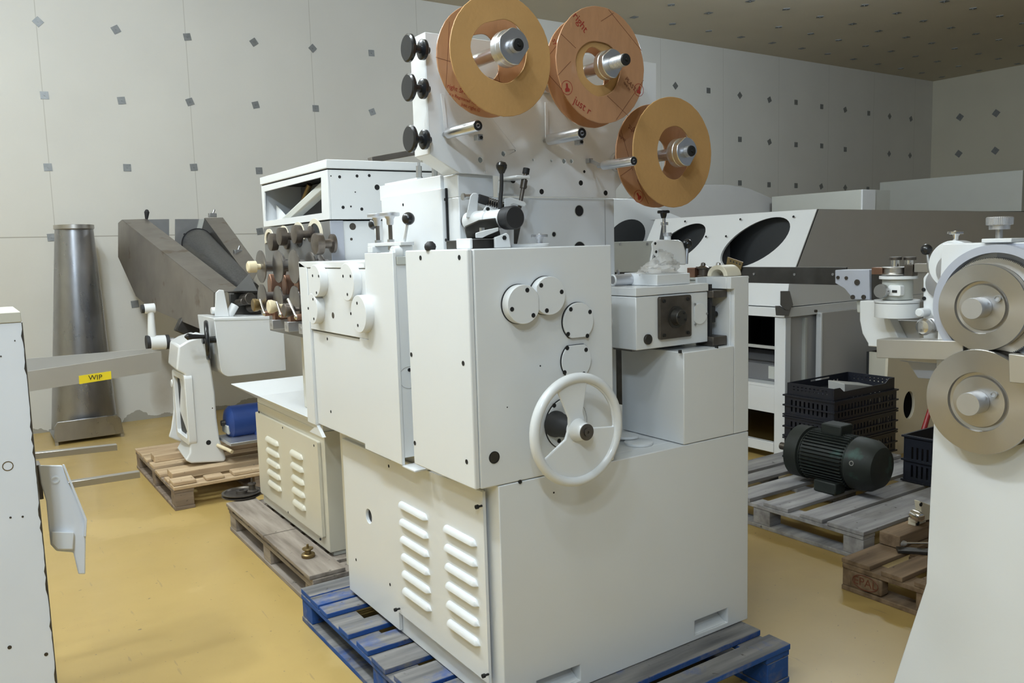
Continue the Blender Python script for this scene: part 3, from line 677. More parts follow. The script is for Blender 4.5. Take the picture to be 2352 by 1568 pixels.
# screw clamp on the tall cover: two knobs, plate, ball levers
zc = ZT
pa, pb_ = A(866, 500, y=2.62), A(896, 500, y=2.55)
base_z = 1.56
cl_ = MB().bar((X1+.055, 2.70, 1.572), (X1+.055, 2.44, 1.572), .05, .012).build('clamp_plate', M['white'], mm, bev=.002)
MB().box(X1+.02, X1+.09, 2.64, 2.68, 1.545, 1.566).build('clamp_foot', M['white'], cl_, bev=.002)
MB().box(X1+.03, X1+.08, 2.452, 2.49, 1.531, 1.566).build('clamp_foot', M['white'], cl_, bev=.002)
for k, (px, py, yy) in enumerate(((866, 497, 2.625), (895, 494, 2.545))):
    p = A(px, py, y=yy); x_ = X1+.06
    p = A(px, py, x=x_)
    r_ = MB().cyl((x_, p.y, 1.54), (x_, p.y, p.z), .007, n=14).build('clamp_screw', M['iron'], cl_)
    MB().cyl((x_, p.y, 1.578), (x_, p.y, 1.588), .012, n=6).cyl((x_, p.y, 1.553), (x_, p.y, 1.566), .011, n=6).build('lock_nut', M['zinc'], r_)
    hand_knob((x_, p.y, p.z-.004), (0, 0, 1), .034, cl_)
def ball_lever(b, t, x, rb, mt='white', name='ball_lever', parent=mm):
    pb, pt = A(*b, x=x), A(*t, x=x)
    o = MB().tube([pb, pt], [.007, .0045], 14).build(name, M[mt], parent); MB().ball(pt, rb).build('ball', M['black'], o); return o
ball_lever((924, 575), (938, 502), X1+.05, .021)
ball_lever((873, 560), (859, 515), X1+.12, .021)
p = A(920, 580, x=X1+.04); MB().cyl(p + V((0, 0, -.0)), p - V((.03, 0, 0)), .022, n=32).cyl(p - V((.03, 0, 0)), p - V((.036, 0, 0)), .012, n=24).build('pivot_boss', M['white'], mm, bev=.002)
p = A(988, 566, y=2.2); MB().lathe((p.x, 2.2, ZT-.001), (0, 0, 1), [(0, .015), (.010, .018), (.018, .016), (.026, .008), (.027, 0)], 24).build('small_knob', M['rubber'], mm)
# hexagonal studs behind the clamp
for px, py0, py1 in ((962, 410, 381), (998, 396, 384)):
    a, b = A(px, py0, y=2.75), A(px, py1, y=2.75)
    MB().cyl(a - V((0, 0, .03)), b, .011, n=6).cyl(b, b + V((0, 0, .012)), .005, n=10).build('hex_stud', M['zinc'], mm)
MB().box(cx0+.01, cx0+.12, 2.60, 2.86, 1.7885, 1.80).build('column_cap', M['white'], col)

# ---- right hand feeder
rb_ = MB().box(2.012, 2.262, Y0, 2.285, .862, 1.18).build('feeder_base', M['white'], mm, bev=.003)
fr_ = MB().prism('y', [(2.2455, 1.3815), (2.2655, 1.3815), (2.2655, .8625), (2.3395, .8625), (2.3395, 1.424), (2.2455, 1.424)][::-1], Y0+.0005, Y0+.02)
fr_.box(2.246, 2.339, Y0+.021, 2.085, 1.3815, 1.4235).box(2.266, 2.339, Y0+.021, 2.085, .863, 1.381).box(2.20, 2.339, 2.0855, 2.095, 1.1805, 1.4235)
fr_ = fr_.build('feeder_frame', M['white'], mm, bev=.002)
for a, b in ((1.352, 1.378), (1.183, 1.215)):
    MB().box(2.19, 2.262, 2.0, 2.082, a, b).build('hinge_block', M['iron'], fr_, bev=.003)
MB().box(2.196, 2.206, 2.02, 2.05, 1.182, 1.40).build('seal_strip', M['rubber'], fr_)
MB().box(2.212, 2.235, 2.03, 2.07, 1.262, 1.32).cyl((2.235, 2.05, 1.29), (2.26, 2.05, 1.29), .010, n=16).build('latch', M['screw'], fr_, bev=.002)
hd = MB().box(1.85, 2.19, 2.025, 2.28, 1.197, 1.3745).build('feeder_head', M['white'], mm, bev=.003)
lid = MB().box(1.849, 2.192, 2.023, 2.282, 1.3765, 1.405).build('feeder_lid', M['white'], mm, bev=.002)
MB().box(1.853, 2.188, 2.028, 2.28, 1.3743, 1.3767).build('lid_gap', M['hole'], hd)
yh = 2.025
f1, f2 = A(1515, 682, y=yh-.012), A(1588, 772, y=yh-.012)
fl = MB().prism('y', rrect(f1.x, f2.x, f2.z, f1.z, .008), yh-.014, yh-.0005).build('motor_flange', M['iron'], mm, bev=.002)
fc = V(((f1.x+f2.x)/2, yh-.014, (f1.z+f2.z)/2))
MB().ring(fc + V((0, .002, 0)), (0, -1, 0), .026, .038, .004).build('flange_ring', M['gunmetal'], fl)
MB().lathe(fc + V((0, .004, 0)), (0, -1, 0), [(0, .030), (.010, .028), (.022, .026), (.030, .026), (.032, .024), (.032, 0)], 36).build('shaft_hub', M['gunmetal'], fl)
for sx in (-1, 1):
    for sz in (-1, 1): screw((fc.x + sx*(f2.x-f1.x)*.38, fc.y, fc.z + sz*(f1.z-f2.z)*.40), (0, -1, 0), .006, fl, h=.004)
for a in (60, -30, 170): screw((fc.x + .017*math.cos(math.radians(a)), fc.y-.028, fc.z + .017*math.sin(math.radians(a))), (0, -1, 0), .004, fl, h=.003)
c = A(1608, 720, y=yh-.004); o = MB().prism('y', clipc(c.x, c.z, .037, (-1, 0, .75)), yh-.005, yh-.0005).build('inspection_cover', M['white'], hd, bev=.001)
for px, py in ((1596, 698), (1623, 720), (1597, 745)): screw(A(px, py, y=yh-.005), (0, -1, 0), .004, o, mt='zinc')
c = A(1487, 779, y=yh); MB().lathe(c - V((0, -.002, 0)), (0, -1, 0), [(0, .0175), (.008, .0175), (.010, .015), (.010, 0)], 24).build('rubber_plug', M['gunmetal'], hd)
MB().lathe((1.851, 2.16, 1.285), (-1, 0, 0), [(0, .02), (.02, .02), (.03, .012)], 24).build('side_spigot', M['white'], hd)
MB().box(1.90, 2.15, 2.10, 2.2, 1.182, 1.196).build('head_foot', M['grey_inside'], hd)
for px, py in ((1569, 808), (1654, 797)):
    p = A(px, py, z=1.184); MB().cyl((p.x, max(p.y, Y0+.006), 1.179), (p.x, max(p.y, Y0+.006), 1.189), .006, n=16).build('cap_screw', M['screw'], rb_)
for px, py, r, z in ((1467, 1018, .050, .862), (1440, 1003, .042, .871)):
    p = A(px, py, z=z); MB().lathe((p.x, max(p.y, Y0+r+.006), z-.001 if z < .87 else z), (0, 0, 1), [(0, r), (.007, r), (.008, r*.97), (.008, 0)], 44).build('base_disc', M['white'], mm)
MB().box(2.3405, 2.349, 2.2, 2.30, 1.30, 1.33).build('side_catch', M['light_grey'], mm, bev=.001)
MB().box(2.3397, 2.3400, 1.971, 2.28, .8605, .8615).build('seam', M['hole'], mm)

# ------------------------------------------------------------------ cardboard reel discs on the spindles
def card_disc(label, c, R_, r_in, mt, y, seed, tilt=0, hole_shape=1, t=.005, off=(0, 0), sq=1):
    rnd = random.Random(seed); ph = [rnd.uniform(0, 6.28) for _ in range(6)]
    def rad(a, r, k): return r*(1 + k*(math.sin(2*a+ph[0])*.6 + math.sin(3*a+ph[1])*.4 + math.sin(7*a+ph[2])*.12))
    outp = [(rad(2*PI*i/96, R_, .006)*math.cos(2*PI*i/96) + rnd.uniform(-.0006, .0006), rad(2*PI*i/96, R_, .006)*math.sin(2*PI*i/96) + rnd.uniform(-.0006, .0006)) for i in range(96)]
    inp = [(off[0] + rad(2*PI*i/48, r_in, .10*hole_shape)*math.cos(2*PI*i/48), off[1] + rad(2*PI*i/48, r_in, .10*hole_shape)*sq*math.sin(2*PI*i/48)) for i in range(48)]
    e = thing('cardboard_disc', label, 'cardboard disc', (c.x, y, c.z), 'cardboard discs on the reel spindles')
    mb = MB().prism('y', outp, -t/2, t/2, [inp])
    o = mb.build('disc_board', M[mt], None, bev=.0012); o.parent = e; e.rotation_euler = (tilt, 0, 0)
    return e
def disc_text(e, body, ang, r, size, mt='red_ink', y=-.0027, per=None, up_out=True):
    """lettering running straight, placed at angle `ang` on the disc, facing the camera side (-y)"""
    a = math.radians(ang); c = V((r*math.cos(a), y, r*math.sin(a)))
    up = V((0, 0, 1)) if per is None else V((math.cos(math.radians(per)), 0, math.sin(math.radians(per))))
    o = text(body, c, size, (0, -1, 0), up, M[mt], e); o.location = (0, 0, 0); return o
def disc_lines(e, segs, mt='dark_ink', y=-.0028):
    mb = MB()
    for (x0, z0, x1, z1) in segs: mb.bar((x0, y, z0), (x1, y, z1), .0011, .0006, (0, 1, 0))
    o = mb.build('printed_line', M[mt], None); o.parent = e
def logo(e, x, z, r, mt='red_ink', y=-.0028, rot=0):
    mb = MB().ring((x, y+.0004, z), (0, -1, 0), r-.0015, r, .0006, 32)
    q = [(-.2, .6), (.15, .6), (.2, 0), (.5, -.15), (.45, -.5), (-.3, -.6), (-.35, -.2), (-.15, 0)]
    cs, sn = math.cos(rot), math.sin(rot)
    mb.prism('y', [(x + (a*cs - b*sn)*r, z + (a*sn + b*cs)*r) for a, b in q], y, y-.0004)
    o = mb.build('printed_logo', M[mt], None); o.parent = e
def at_c(px, py, y): return A(px, py, y=y)
c = A(1153, 127, y=2.0)
cr = A(1113, 141, y=2.148)
d1 = card_disc('plain brown cardboard disc, nearest camera on the top left spindle', c, .169, .090, 'card', 2.0, 1, off=(-.006, .012))
d2 = card_disc('film faced cardboard disc reading just right, rearmost on the top left spindle', V((cr.x, 0, cr.z)), .164, .064, 'card_film', 2.148, 5, off=(-.01, .01), hole_shape=1.4)
for bd_, px_, py_, sz_ in (('right SHEETS', 1060, 210, .019), ('is a Registered Trademark', 1074, 232, .0125), ('just right ©', 1080, 247, .0145)):
    q_ = A(px_, py_, y=2.148)
    o = text(bd_, (q_.x - cr.x, -.0027, q_.z - cr.z), sz_, (0, -1, 0), (math.cos(math.radians(76)), 0, math.sin(math.radians(76))), M['red_ink'], d2); o.location = (0, 0, 0)
disc_lines(d2, [(-.168, -.005, -.06, -.022), (-.118, .10, -.138, -.09), (.045, -.02, .055, -.10), (.01, -.045, .11, -.07)], 'dark_ink')
c2 = A(1381, 150, y=2.0)
cr2 = A(1352, 168, y=2.09)
d3 = card_disc('film faced cardboard disc with red hand logos, nearest camera on the top middle spindle', c2, .174, .085, 'card_film', 2.0, 8, off=(-.012, -.01), hole_shape=.7)
disc_text(d3, 'right', 125, .142, .034, per=125-80); disc_text(d3, 'just r', 238, .150, .034, per=62); disc_text(d3, 'PLAST', 338, .125, .019, per=48, mt='dark_ink'); disc_text(d3, 'tark ot', 332, .115, .012, per=48, mt='dark_ink')
logo(d3, -.137, -.078, .021); logo(d3, .152, -.062, .020, rot=-.4)
disc_lines(d3, [(.03, .168, .165, .06), (.0, .13, .05, .16), (.055, -.16, .172, -.03), (.02, -.09, .105, -.145), (-.17, -.045, -.12, .0), (-.155, .075, -.10, .04)])
d3b = card_disc('plain cardboard ring seen inside the red printed disc of the top middle spindle', c2, .098, .056, 'card', 2.008, 9, off=(-.012, -.006), hole_shape=1.3)
d4 = card_disc('brown cardboard disc, rearmost on the top middle spindle', V((cr2.x, 0, cr2.z)), .170, .062, 'card_film', 2.09, 12)
disc_lines(d4, [(-.165, .03, -.10, .10), (-.16, -.02, -.11, -.06)])
disc_text(d4, 'ST', 150, .158, .018, per=20)
c3 = A(1546, 350, y=2.0)
cr3 = A(1502, 359, y=2.095)
d5 = card_disc('plain brown cardboard disc with wide oval hole, nearest camera on the lowest right spindle', c3, .179, .077, 'card', 2.0, 15, hole_shape=.5, off=(.004, .0), sq=1.12)
d6 = card_disc('film faced cardboard disc with upside down lettering, rearmost on the lowest right spindle', V((cr3.x, 0, cr3.z)), .172, .058, 'card_film', 2.095, 19, hole_shape=1.2)
disc_text(d6, 'right', 140, .125, .026, per=240, mt='dark_ink'); disc_text(d6, 'ou6u', 160, .155, .016, per=240, mt='dark_ink'); logo(d6, -.075, -.135, .021, rot=.5)
disc_lines(d6, [(-.15, .08, -.10, -.05), (-.155, -.07, -.10, -.04), (-.08, -.08, -.03, -.16)])

# ------------------------------------------------------------------ second machine on the grey wooden pallet
pallet('pallet', 'grey weathered wooden pallet behind the blue one, under the louvred cabinet', 1.165, 2.25, 3.345, 4.68, [(0, .09), (.12, .20), (.24, .32), (.36, .44), (.48, .56), (.60, .68), (.72, .80), (.84, .92), (.93, 1)], 'wood', 'wood', seed=9, block=.11)
# long edge boards of that pallet run along its left side
t2 = [o for o in COL.objects if o.name.startswith('pallet') and o.type == 'EMPTY'][-1]
for y_a, y_b in ((3.35, 3.99), (4.0, 4.675)):
    MB().box(1.152, 1.318, y_a, y_b, .1445, .164).build('edge_board', M['wood'], t2, bev=.003, flat=True)
m2 = thing('wrapping_machine', 'white machine with louvred cabinet and rows of steel discs, on the grey wooden pallet', 'machine', (1.8, 4.0, .144))
xc = 1.328
cab = MB().box(xc, 2.2, 3.552, 4.55, .165, .735).build('cabinet', M['cream'], m2, bev=.003)
MB().box(xc+.02, 2.19, 3.56, 4.54, .1455, .165).build('plinth', M['light_grey'], m2)
dr = MB().prism('x', rrect(3.60, 4.545, .225, .685, .01), xc-.016, xc-.001)
for (px0, py0), (px1, py1), (prx, pry) in (((612, 1003), (623, 1106), (640, 1014)), ((668, 1034), (676, 1148), (696, 1052))):
    p0, p1, pr = A(px0, py0, x=xc-.016), A(px1, py1, x=xc-.016), A(prx, pry, x=xc-.016)
    for k in range(5): louvre(dr, xc-.016, p0.y, pr.y, p0.z + (p1.z-p0.z)*k/4 - .014, .024, .016)
dr = dr.build('louvred_door', M['cream'], m2, sharp=50)
for px, py in ((594, 946), (649, 982), (721, 1023), (662, 1176), (735, 1238)): hole(A(px, py, x=xc-.016), (-1, 0, 0), .006, dr)
# flared tray
e0, e1 = 3.56, 4.75
to = [(xc-.005, 3.565, .765), (xc-.005, 4.56, .765), (1.95, 4.56, .765), (1.95, 3.565, .765)]
ou = [(xc-.04, 3.50, .80), (xc-.07, 4.80, .815), (1.99, 4.80, .815), (1.99, 3.50, .80)]
mb = MB().sheet([V(p) + V((0, 0, .001)) for p in to], .004)
for i in range(4): j = (i+1) % 4; mb.sheet([to[i], to[j], ou[j], ou[i]], .004)
mb.box(xc+.002, 2.0, 3.566, 4.555, .7355, .762)
mb.build('drip_tray', M['white'], m2, bev=.001)
# upright body
MB().box(1.42, 1.95, 3.40, 4.05, .769, 1.19).build('lower_body', M['cream'], m2, bev=.003)
MB().torus((1.405, 3.62, 1.0), (-1, 0, 0), .085, .018).build('ring_handle', M['rubber'], m2)
MB().lathe((1.419, 3.75, .905), (-1, 0, 0), [(0, .04), (.02, .04), (.03, .03), (.03, 0)], 28).build('round_boss', M['cream'], m2)
xa = A(793, 600, y=3.352).x
st = MB().box(xc+.004, xa-.001, 3.352, 4.255, 1.155, 1.684).build('steel_panel', M['worn_steel'], m2, bev=.002)
xa = A(793, 600, y=3.352).x
MB().box(xa, 1.90, 3.356, 4.2, 1.155, 1.682).build('white_body', M['white'], m2, bev=.002)
MB().box(xc+.0045, xa-.002, 3.349, 3.352, 1.155, 1.684).build('side_plate', M['bluegrey'], m2)
for px, py, r in ((810, 520, .015), (807, 549, .006)): hole(A(px, py, y=3.356), (0, -1, 0), r, m2, mt='iron')
# top box with window and lid
z0, z1, zl = 1.689, 1.895, 1.938
tw = 1.85
wo = [A(607, 440, x=xc), A(737, 407, x=xc), A(739, 489, x=xc), A(608, 508, x=xc)]
bx = MB().prism('x', [(3.341, z0), (4.24, z0), (4.24, z1), (3.341, z1)], xc, xc+.008, [[(p.y, min(p.z, z1-.012)) for p in wo]])
bx.box(xc+.0085, tw, 3.341, 3.349, z0, z1).box(xc+.0085, tw, 4.232, 4.24, z0, z1).box(tw-.008, tw, 3.35, 4.23, z0, z1).box(xc+.0085, tw-.009, 3.35, 4.231, z0, z0+.006)
bx = bx.build('top_box', M['white'], m2, bev=.001)
MB().box(xc-.004, tw+.004, 3.337, 4.244, z1+.006, zl).build('box_lid', M['white'], bx, bev=.003)
MB().box(xc+.004, tw-.004, 3.345, 4.236, z1+.0002, z1+.0058).build('lid_gap', M['hole'], bx)
MB().box(xc+.20, xc+.21, 3.36, 4.22, z0+.01, z1-.005).build('inner_wall', M['grey_inside'], bx)
MB().bar((xc+.05, 3.40, 1.86), (xc+.04, 4.02, 1.70), .045, .045).build('inner_bar', M['light_grey'], bx, bev=.01)
MB().tube([(xc+.10, 4.05, 1.70), (xc+.13, 3.9, 1.88)], .014).build('inner_hose', M['brass'], bx)
MB().box(xc+.03, xc+.16, 3.37, 3.50, 1.70, 1.745).build('inner_block', M['ivory'], bx, bev=.008)
MB().sheet([(xc+.06, 4.2, 1.70), (xc+.06, 3.98, 1.70), (xc+.06, 4.2, 1.80)], .004).build('inner_gusset', M['white_face'], bx)
for px, py, r in ((760, 404, .003), (780, 406, .0065), (820, 404, .0065), (848, 403, .0065), (866, 430, .012), (816, 441, .003), (788, 476, .007), (806, 474, .004), (831, 480, .007), (968, 408, .006)):
    hole(A(px, py, y=3.341), (0, -1, 0), r, bx)
MB().bar(A(850, 368, y=4.0), A(985, 344, y=4.0), .05, .03).build('rear_rail', M['dark_steel'], m2, bev=.002)
# four eyelet rings with dark rollers, then rows of discs
xs = xc+.003
for i, (cx_, cy_, rz_, kx, ky, kr) in enumerate(((620, 552, .058, 618, 556, .040), (653, 546, .058, 638, 543, .040), (687, 542, .064, 672, 538, .040), (725, 540, .072, 720, 560, .044))):
    c = A(cx_, cy_, x=xs)
    u, w_, d = basis((-1, 0, 0)); mb = MB(); n_ = 26; q = []
    for rr, hh in ((rz_*.72, 0), (rz_, 0), (rz_, .005), (rz_*.72, .005)):
        q.append([mb.bm.verts.new(V((xs-hh, c.y + math.cos(math.radians(-15 + 210*k/n_))*rr*1.25, c.z + math.sin(math.radians(-15 + 210*k/n_))*rr))) for k in range(n_+1)])
    for a in range(4):
        b = (a+1) % 4
        for k in range(n_): mb.face([q[a][k], q[a][k+1], q[b][k+1], q[b][k]])
    mb.build('eyelet_ring', M['cream_ring'], st)
    MB().lathe((xs+.001, c.y, c.z-.005), (-1, 0, 0), [(0, rz_*.70), (.002, rz_*.70)], 32).build('eyelet_shade', M['dark_inside'], st)  # dark disc painted as the shade inside the eyelet
    k = A(kx, ky, x=xs-.09)
    MB().lathe((xs, k.y, k.z), (-1, 0, 0), [(0, kr*.9), (.012, kr*.9), (.016, kr*.45), (.05, kr*.42), (.055, kr), (.075, kr*1.03), (.085, kr), (.088, kr*.6), (.088, 0)], 28).build('guide_roller', M['roller_dark'], st)
for i, (cx_, cy_, rz_, ext, hasknob) in enumerate(((598, 612, .075, .16, 1), (637, 612, .073, .13, 0), (674, 612, .073, .12, 0), (712, 612, .062, .08, 0))):
    c = A(cx_, cy_, x=xs-ext)
    o = MB().lathe((xs, c.y, c.z), (-1, 0, 0), [(0, .028), (ext*.35, .028), (ext*.36, rz_*.8), (ext*.42, rz_*.8), (ext*.43, .024), (ext-.01, .024), (ext-.009, rz_*.55), (ext-.006, rz_), (ext-.001, rz_), (ext, rz_*.9), (ext, 0)], 48).build('disc_shaft', M['disc_steel'], m2)
    if hasknob: MB().lathe((xs-ext, c.y, c.z), (-1, 0, 0), [(0, .012), (.02, .014), (.021, .027), (.055, .027), (.06, .020), (.06, 0)], 24).build('disc_knob', M['ivory'], o)
for i, (cx_, cy_, rz_, ext) in enumerate(((601, 685, .068, .13), (638, 690, .068, .11), (676, 692, .068, .11))):
    c = A(cx_, cy_, x=xs-ext)
    MB().lathe((xs, c.y, c.z), (-1, 0, 0), [(0, .03), (ext-.008, .03), (ext-.006, rz_), (ext-.001, rz_), (ext, rz_*.92), (ext, 0)], 48).build('sealing_disc', M['disc_steel'], m2)
for i, (cx_, cy_) in enumerate(((628, 655), (662, 658), (690, 660))):
    c = A(cx_, cy_, x=xs-.05)
    MB().hull([[V((x_, c.y + a*.03, c.z + b)) for a, b in ((-1, -.13), (1, -.13), (1, .02), (.3, .055), (-.3, .055), (-1, .02))] for x_ in (xs, xs-.07)]).build('copper_arm', M['copper'], m2, bev=.004)
for i, (kx, ky, mt_, lx0, ly0, lx1, ly1, bx_, by_) in enumerate(((588, 700, 'brass', 598, 690, 608, 720, 625, 745), (624, 704, 'ivory', 636, 695, 645, 723, 660, 750), (660, 712, 'roller_dark', 662, 688, 681, 728, 693, 755))):
    x_ = xs-.15
    a, b = A(lx0, ly0, x=x_), A(lx1, ly1, x=x_)
    o = MB().tube([a, b], [.006, .007], 12).ball(b, .011, 14).ball(a, .007, 12).build('clamp_handle', M['chrome'], m2)
    MB().cyl(b, V((xs, b.y, b.z)), .013, n=18).build('copper_shaft', M['copper'], o)
    k = A(kx, ky, x=x_-.01); MB().lathe((x_+.02, k.y, k.z), (-1, 0, 0), [(0, .020), (.03, .031), (.042, .031), (.046, .026), (.046, 0)], 24).cyl((xs, k.y, k.z), (x_+.02, k.y, k.z), .009, n=12).build('round_knob', M[mt_], m2)
    p = A(bx_, by_, x=x_+.02); q = MB().box(x_+.015, xs, p.y-.025, p.y+.025, p.z-.022, p.z+.022).build('clamp_block', M['alu_satin'], m2, bev=.002)
    hole((x_+.015, p.y, p.z), (-1, 0, 0), .010, q, mt='zinc'); MB().box(x_+.03, xs, p.y-.02, p.y+.02, p.z+.0225, p.z+.07).build('copper_block', M['copper'], q)

# loose parts lying on the wooden pallets
p = A(556, 1138, z=.165); pu = thing('belt_pulley', 'dark cast pulley lying flat on the far end of the grey pallet', 'pulley', (p.x, p.y, .164))
MB().lathe((p.x, p.y, .1645), (0, 0, 1), [(0, .10), (.006, .112), (.010, .112), (.016, .098), (.022, .112), (.026, .112), (.028, .098), (.020, .092), (.018, .035), (.034, .033), (.034, .014), (.012, .012)], 56).build('rim', M['iron'], pu)
MB().lathe((p.x+.055, p.y-.02, .1835), (0, 0, 1), [(0, .034), (.008, .034), (.014, .020), (.040, .017), (.044, .024), (.052, .022), (.054, .006), (.080, .005), (.080, 0)], 28).build('spindle_stub', M['iron'], pu)
p = A(708, 1278, z=.165); kn = thing('brass_knob', 'small tarnished brass knob standing on the near edge board of the grey pallet', 'knob', (p.x, p.y, .164))
MB().lathe((p.x, p.y, .1645), (0, 0, 1), [(0, .029), (.004, .031), (.014, .031), (.018, .027), (.020, .016), (.032, .013), (.036, .024), (.040, .026), (.043, .024), (.044, .006), (.060, .005), (.061, 0)], 32).build('turned_body', M['brass'], kn)

# ------------------------------------------------------------------ cast machine with chute on the fresh wooden pallet
p3 = pallet('pallet', 'light wooden pallet near the wall carrying the cast machine and blue motor', .99, 2.10, 5.25, 6.55, [(0, .10), (.14, .24), (.30, .42), (.48, .60), (.66, .76), (.80, .89), (.90, 1)], 'wood_new', 'wood_block', seed=5, h=.150, block=.12)
for x0, x1, y0, y1, z0_, z1_ in ((1.02, 2.0, 5.42, 5.58, .1505, .195), (.995, 1.13, 5.27, 5.40, .1505, .172), (1.19, 1.30, 5.26, 5.36, .1505, .168), (1.36, 1.9, 5.27, 5.38, .1505, .172), (1.02, 2.0, 5.98, 6.12, .1505, .195)):
    MB().box(x0, x1, y0, y1, z0_, z1_).build('spacer_board', M['wood_new'], p3, bev=.004, flat=True)
m3 = thing('feeder_machine', 'white cast machine with dark steel chute and blue motor, on the pallet by the wall', 'machine', (1.5, 5.8, .15))
def ypts(pts, y): return [A(px, py, y=y) for px, py in pts]
YA, YB3 = 5.50, 5.90
outl = [(410, 795), (430, 783), (462, 772), (478, 785), (486, 850), (494, 900), (498, 960), (505, 1010), (520, 1053), (516, 1064), (440, 1064), (426, 1058), (436, 1040), (438, 1000), (430, 960), (428, 900), (424, 860), (405, 850)]
so_ = ypts(outl, YA)
for p in so_: p.z = max(p.z, .1955)
MB().hull([so_, [p + V((.03, .40, 0)) for p in so_]]).build('cast_stand', M['white'], m3, bev=.012, seg=3)
o2 = [(408, 800), (424, 790), (436, 850), (440, 930), (440, 1000), (428, 1020), (405, 1012), (386, 1004), (392, 985), (398, 940), (396, 890)]
q2_ = ypts(o2, 6.0)
for p in q2_: p.z = max(p.z, .1955)
MB().hull([q2_, [p + V((.05, .12, 0)) for p in q2_]]).build('cast_rear_leg', M['white'], m3, bev=.012, seg=3)
# door frame with dark opening on the stand
xo = A(429, 900, y=5.60).x - .012
MB().prism('x', rrect(5.49, 5.86, .34, .80, .03), xo-.02, xo+.03, [rrect(5.53, 5.82, .38, .76, .02)[::-1]]).build('opening_frame', M['white'], m3, bev=.004)
MB().box(xo+.006, xo+.012, 5.52, 5.83, .37, .77).build('opening', M['dark_inside'], m3)  # near-black sheet in place of the shaded depth of the opening
MB().lathe((xo+.03, 5.66, .88), (-1, 0, 0), [(0, .085), (.03, .085), (.036, .078), (.038, .0)], 40).build('round_cover', M['white'], m3)
p = A(400, 880, y=5.95); MB().lathe((p.x+.05, 5.95, p.z), (-1, 0, 0), [(0, .03), (.06, .03), (.07, .024), (.07, 0)], 24).build('side_boss', M['white'], m3)
hole(A(479, 1016, y=YA), (0, -1, 0), .016, m3); hole(A(488, 937, y=YA), (0, -1, 0), .004, m3)
# gearbox head of the stand, tank, tank inlet lever
MB().hull([ypts([(430, 770), (450, 762), (472, 770), (480, 800), (470, 830), (440, 815)], 5.75), ypts([(430, 770), (450, 762), (472, 770), (480, 800), (470, 830), (440, 815)], 5.55)]).build('upper_casting', M['white'], m3, bev=.01)
ta, tb_ = A(491, 730, y=5.42), A(508, 867, y=5.42)
tx1 = A(650, 725, y=5.42).x
MB().prism('y', [(ta.x, ta.z), (tx1, ta.z-.02), (tx1, tb_.z)] + [(tb_.x + .06 - .06*math.sin(k*PI/10), tb_.z + .06 - .06*math.cos(k*PI/10)) for k in range(6)], 5.42, 5.85).build('tank', M['white'], m3, bev=.004)
MB().prism('y', [(ta.x-.003, ta.z-.018), (tx1, ta.z-.040), (tx1, ta.z-.037), (ta.x-.003, ta.z-.014)], 5.418, 5.42).build('tank_bead', M['light_grey'], m3)
MB().hull([ypts([(493, 727), (495, 672), (503, 665), (514, 666), (527, 727)], y) for y in (5.60, 5.52)]).build('lever_bracket', M['white'], m3, bev=.004)
a, b = A(485, 713, y=5.56), A(516, 712, y=5.56); MB().cyl(a, b, .022, n=24).build('bracket_boss', M['white'], m3, bev=.003)
a, b = A(540, 700, y=5.56), A(524, 727, y=5.56); MB().cyl(a, b, .028, n=24).build('inlet_pipe', M['white'], m3, bev=.003)
MB().hull([ypts([(525, 672), (600, 672), (600, 724), (530, 724)], y) for y in (5.84, 5.70)]).build('dark_mechanism', M['gunmetal'], m3, bev=.01)
for (px, py, r) in ((560, 688, .05), (575, 705, .045), (545, 695, .03), (590, 690, .05)):
    c = A(px, py, y=5.66); MB().cyl(c, c + V((.02, -.09, .01)), r*.8, n=20).build('mechanism_wheel', M['iron'], m3, bev=.004)
MB().hull([ypts([(535, 668), (572, 628), (592, 668)], y) for y in (5.72, 5.60)]).build('guide_plate', M['worn_steel'], m3)
# chute: left wall, its folded rim, end plates, right wall, rotating screen
def pl3(pts, t=.004): return MB().sheet(pts, t)
L0, L1, L2, L3, L4, L5 = A(272, 512, y=8.05), A(272, 590, y=8.05), A(313, 680, y=7.35), A(345, 706, y=7.1), A(492, 770, y=5.72), A(492, 672, y=5.72)
ch_ = tag(bpy.data.objects.new('chute', None), 'long dark sheet steel chute'); COL.objects.link(ch_); adopt(ch_, m3)
x0_ = L0.x
def onp(px, py):   # the left wall plane through L0, L4, L5
    n = (L4 - L0).cross(L5 - L0); d = RM @ V((px - 1176, 784 - py, -F_PX)); t = (L0 - CAM).dot(n) / d.dot(n); return CAM + d*t
wl = [onp(272, 512), onp(272, 590), onp(313, 680), onp(345, 706), onp(380, 722), onp(492, 768), onp(492, 672), onp(280, 505)]
left = MB().sheet(wl, .006).build('left_wall', M['dark_steel'], ch_)
r0, r1 = wl[7], wl[6]; wv = V((.19, 0, .0))
rim = [onp(280, 505), onp(492, 672), onp(492, 672) + V((.17, -.02, .005)), onp(280, 505) + V((.20, 0, .006))]
pl3(rim, .005).build('left_rim', M['steel_light'] if False else M['dark_steel'], ch_)
ep = [A(333, 504, y=8.02), A(388, 503, y=8.02), A(388, 560, y=8.02), A(378, 556, y=8.02), A(352, 535, y=8.02), A(333, 525, y=8.02)]
pl3(ep, .02).build('end_plate', M['worn_steel'], ch_, bev=.002)
hole(A(368, 538, y=8.01), (0, -1, 0), .010, ch_)
ep2 = [A(402, 503, y=8.02), A(457, 503, y=8.02), A(457, 530, y=8.02), A(440, 575, y=8.02), A(402, 578, y=8.02)]
pl3(ep2, .02).build('end_plate', M['worn_steel'], ch_, bev=.002)
pl3([A(458, 503, y=8.0), A(472, 503, y=8.0), A(500, 560, y=8.0), A(440, 575, y=8.0)], .02).build('end_web', M['light_grey'], ch_)
hole(A(424, 538, y=8.01), (0, -1, 0), .010, ch_)
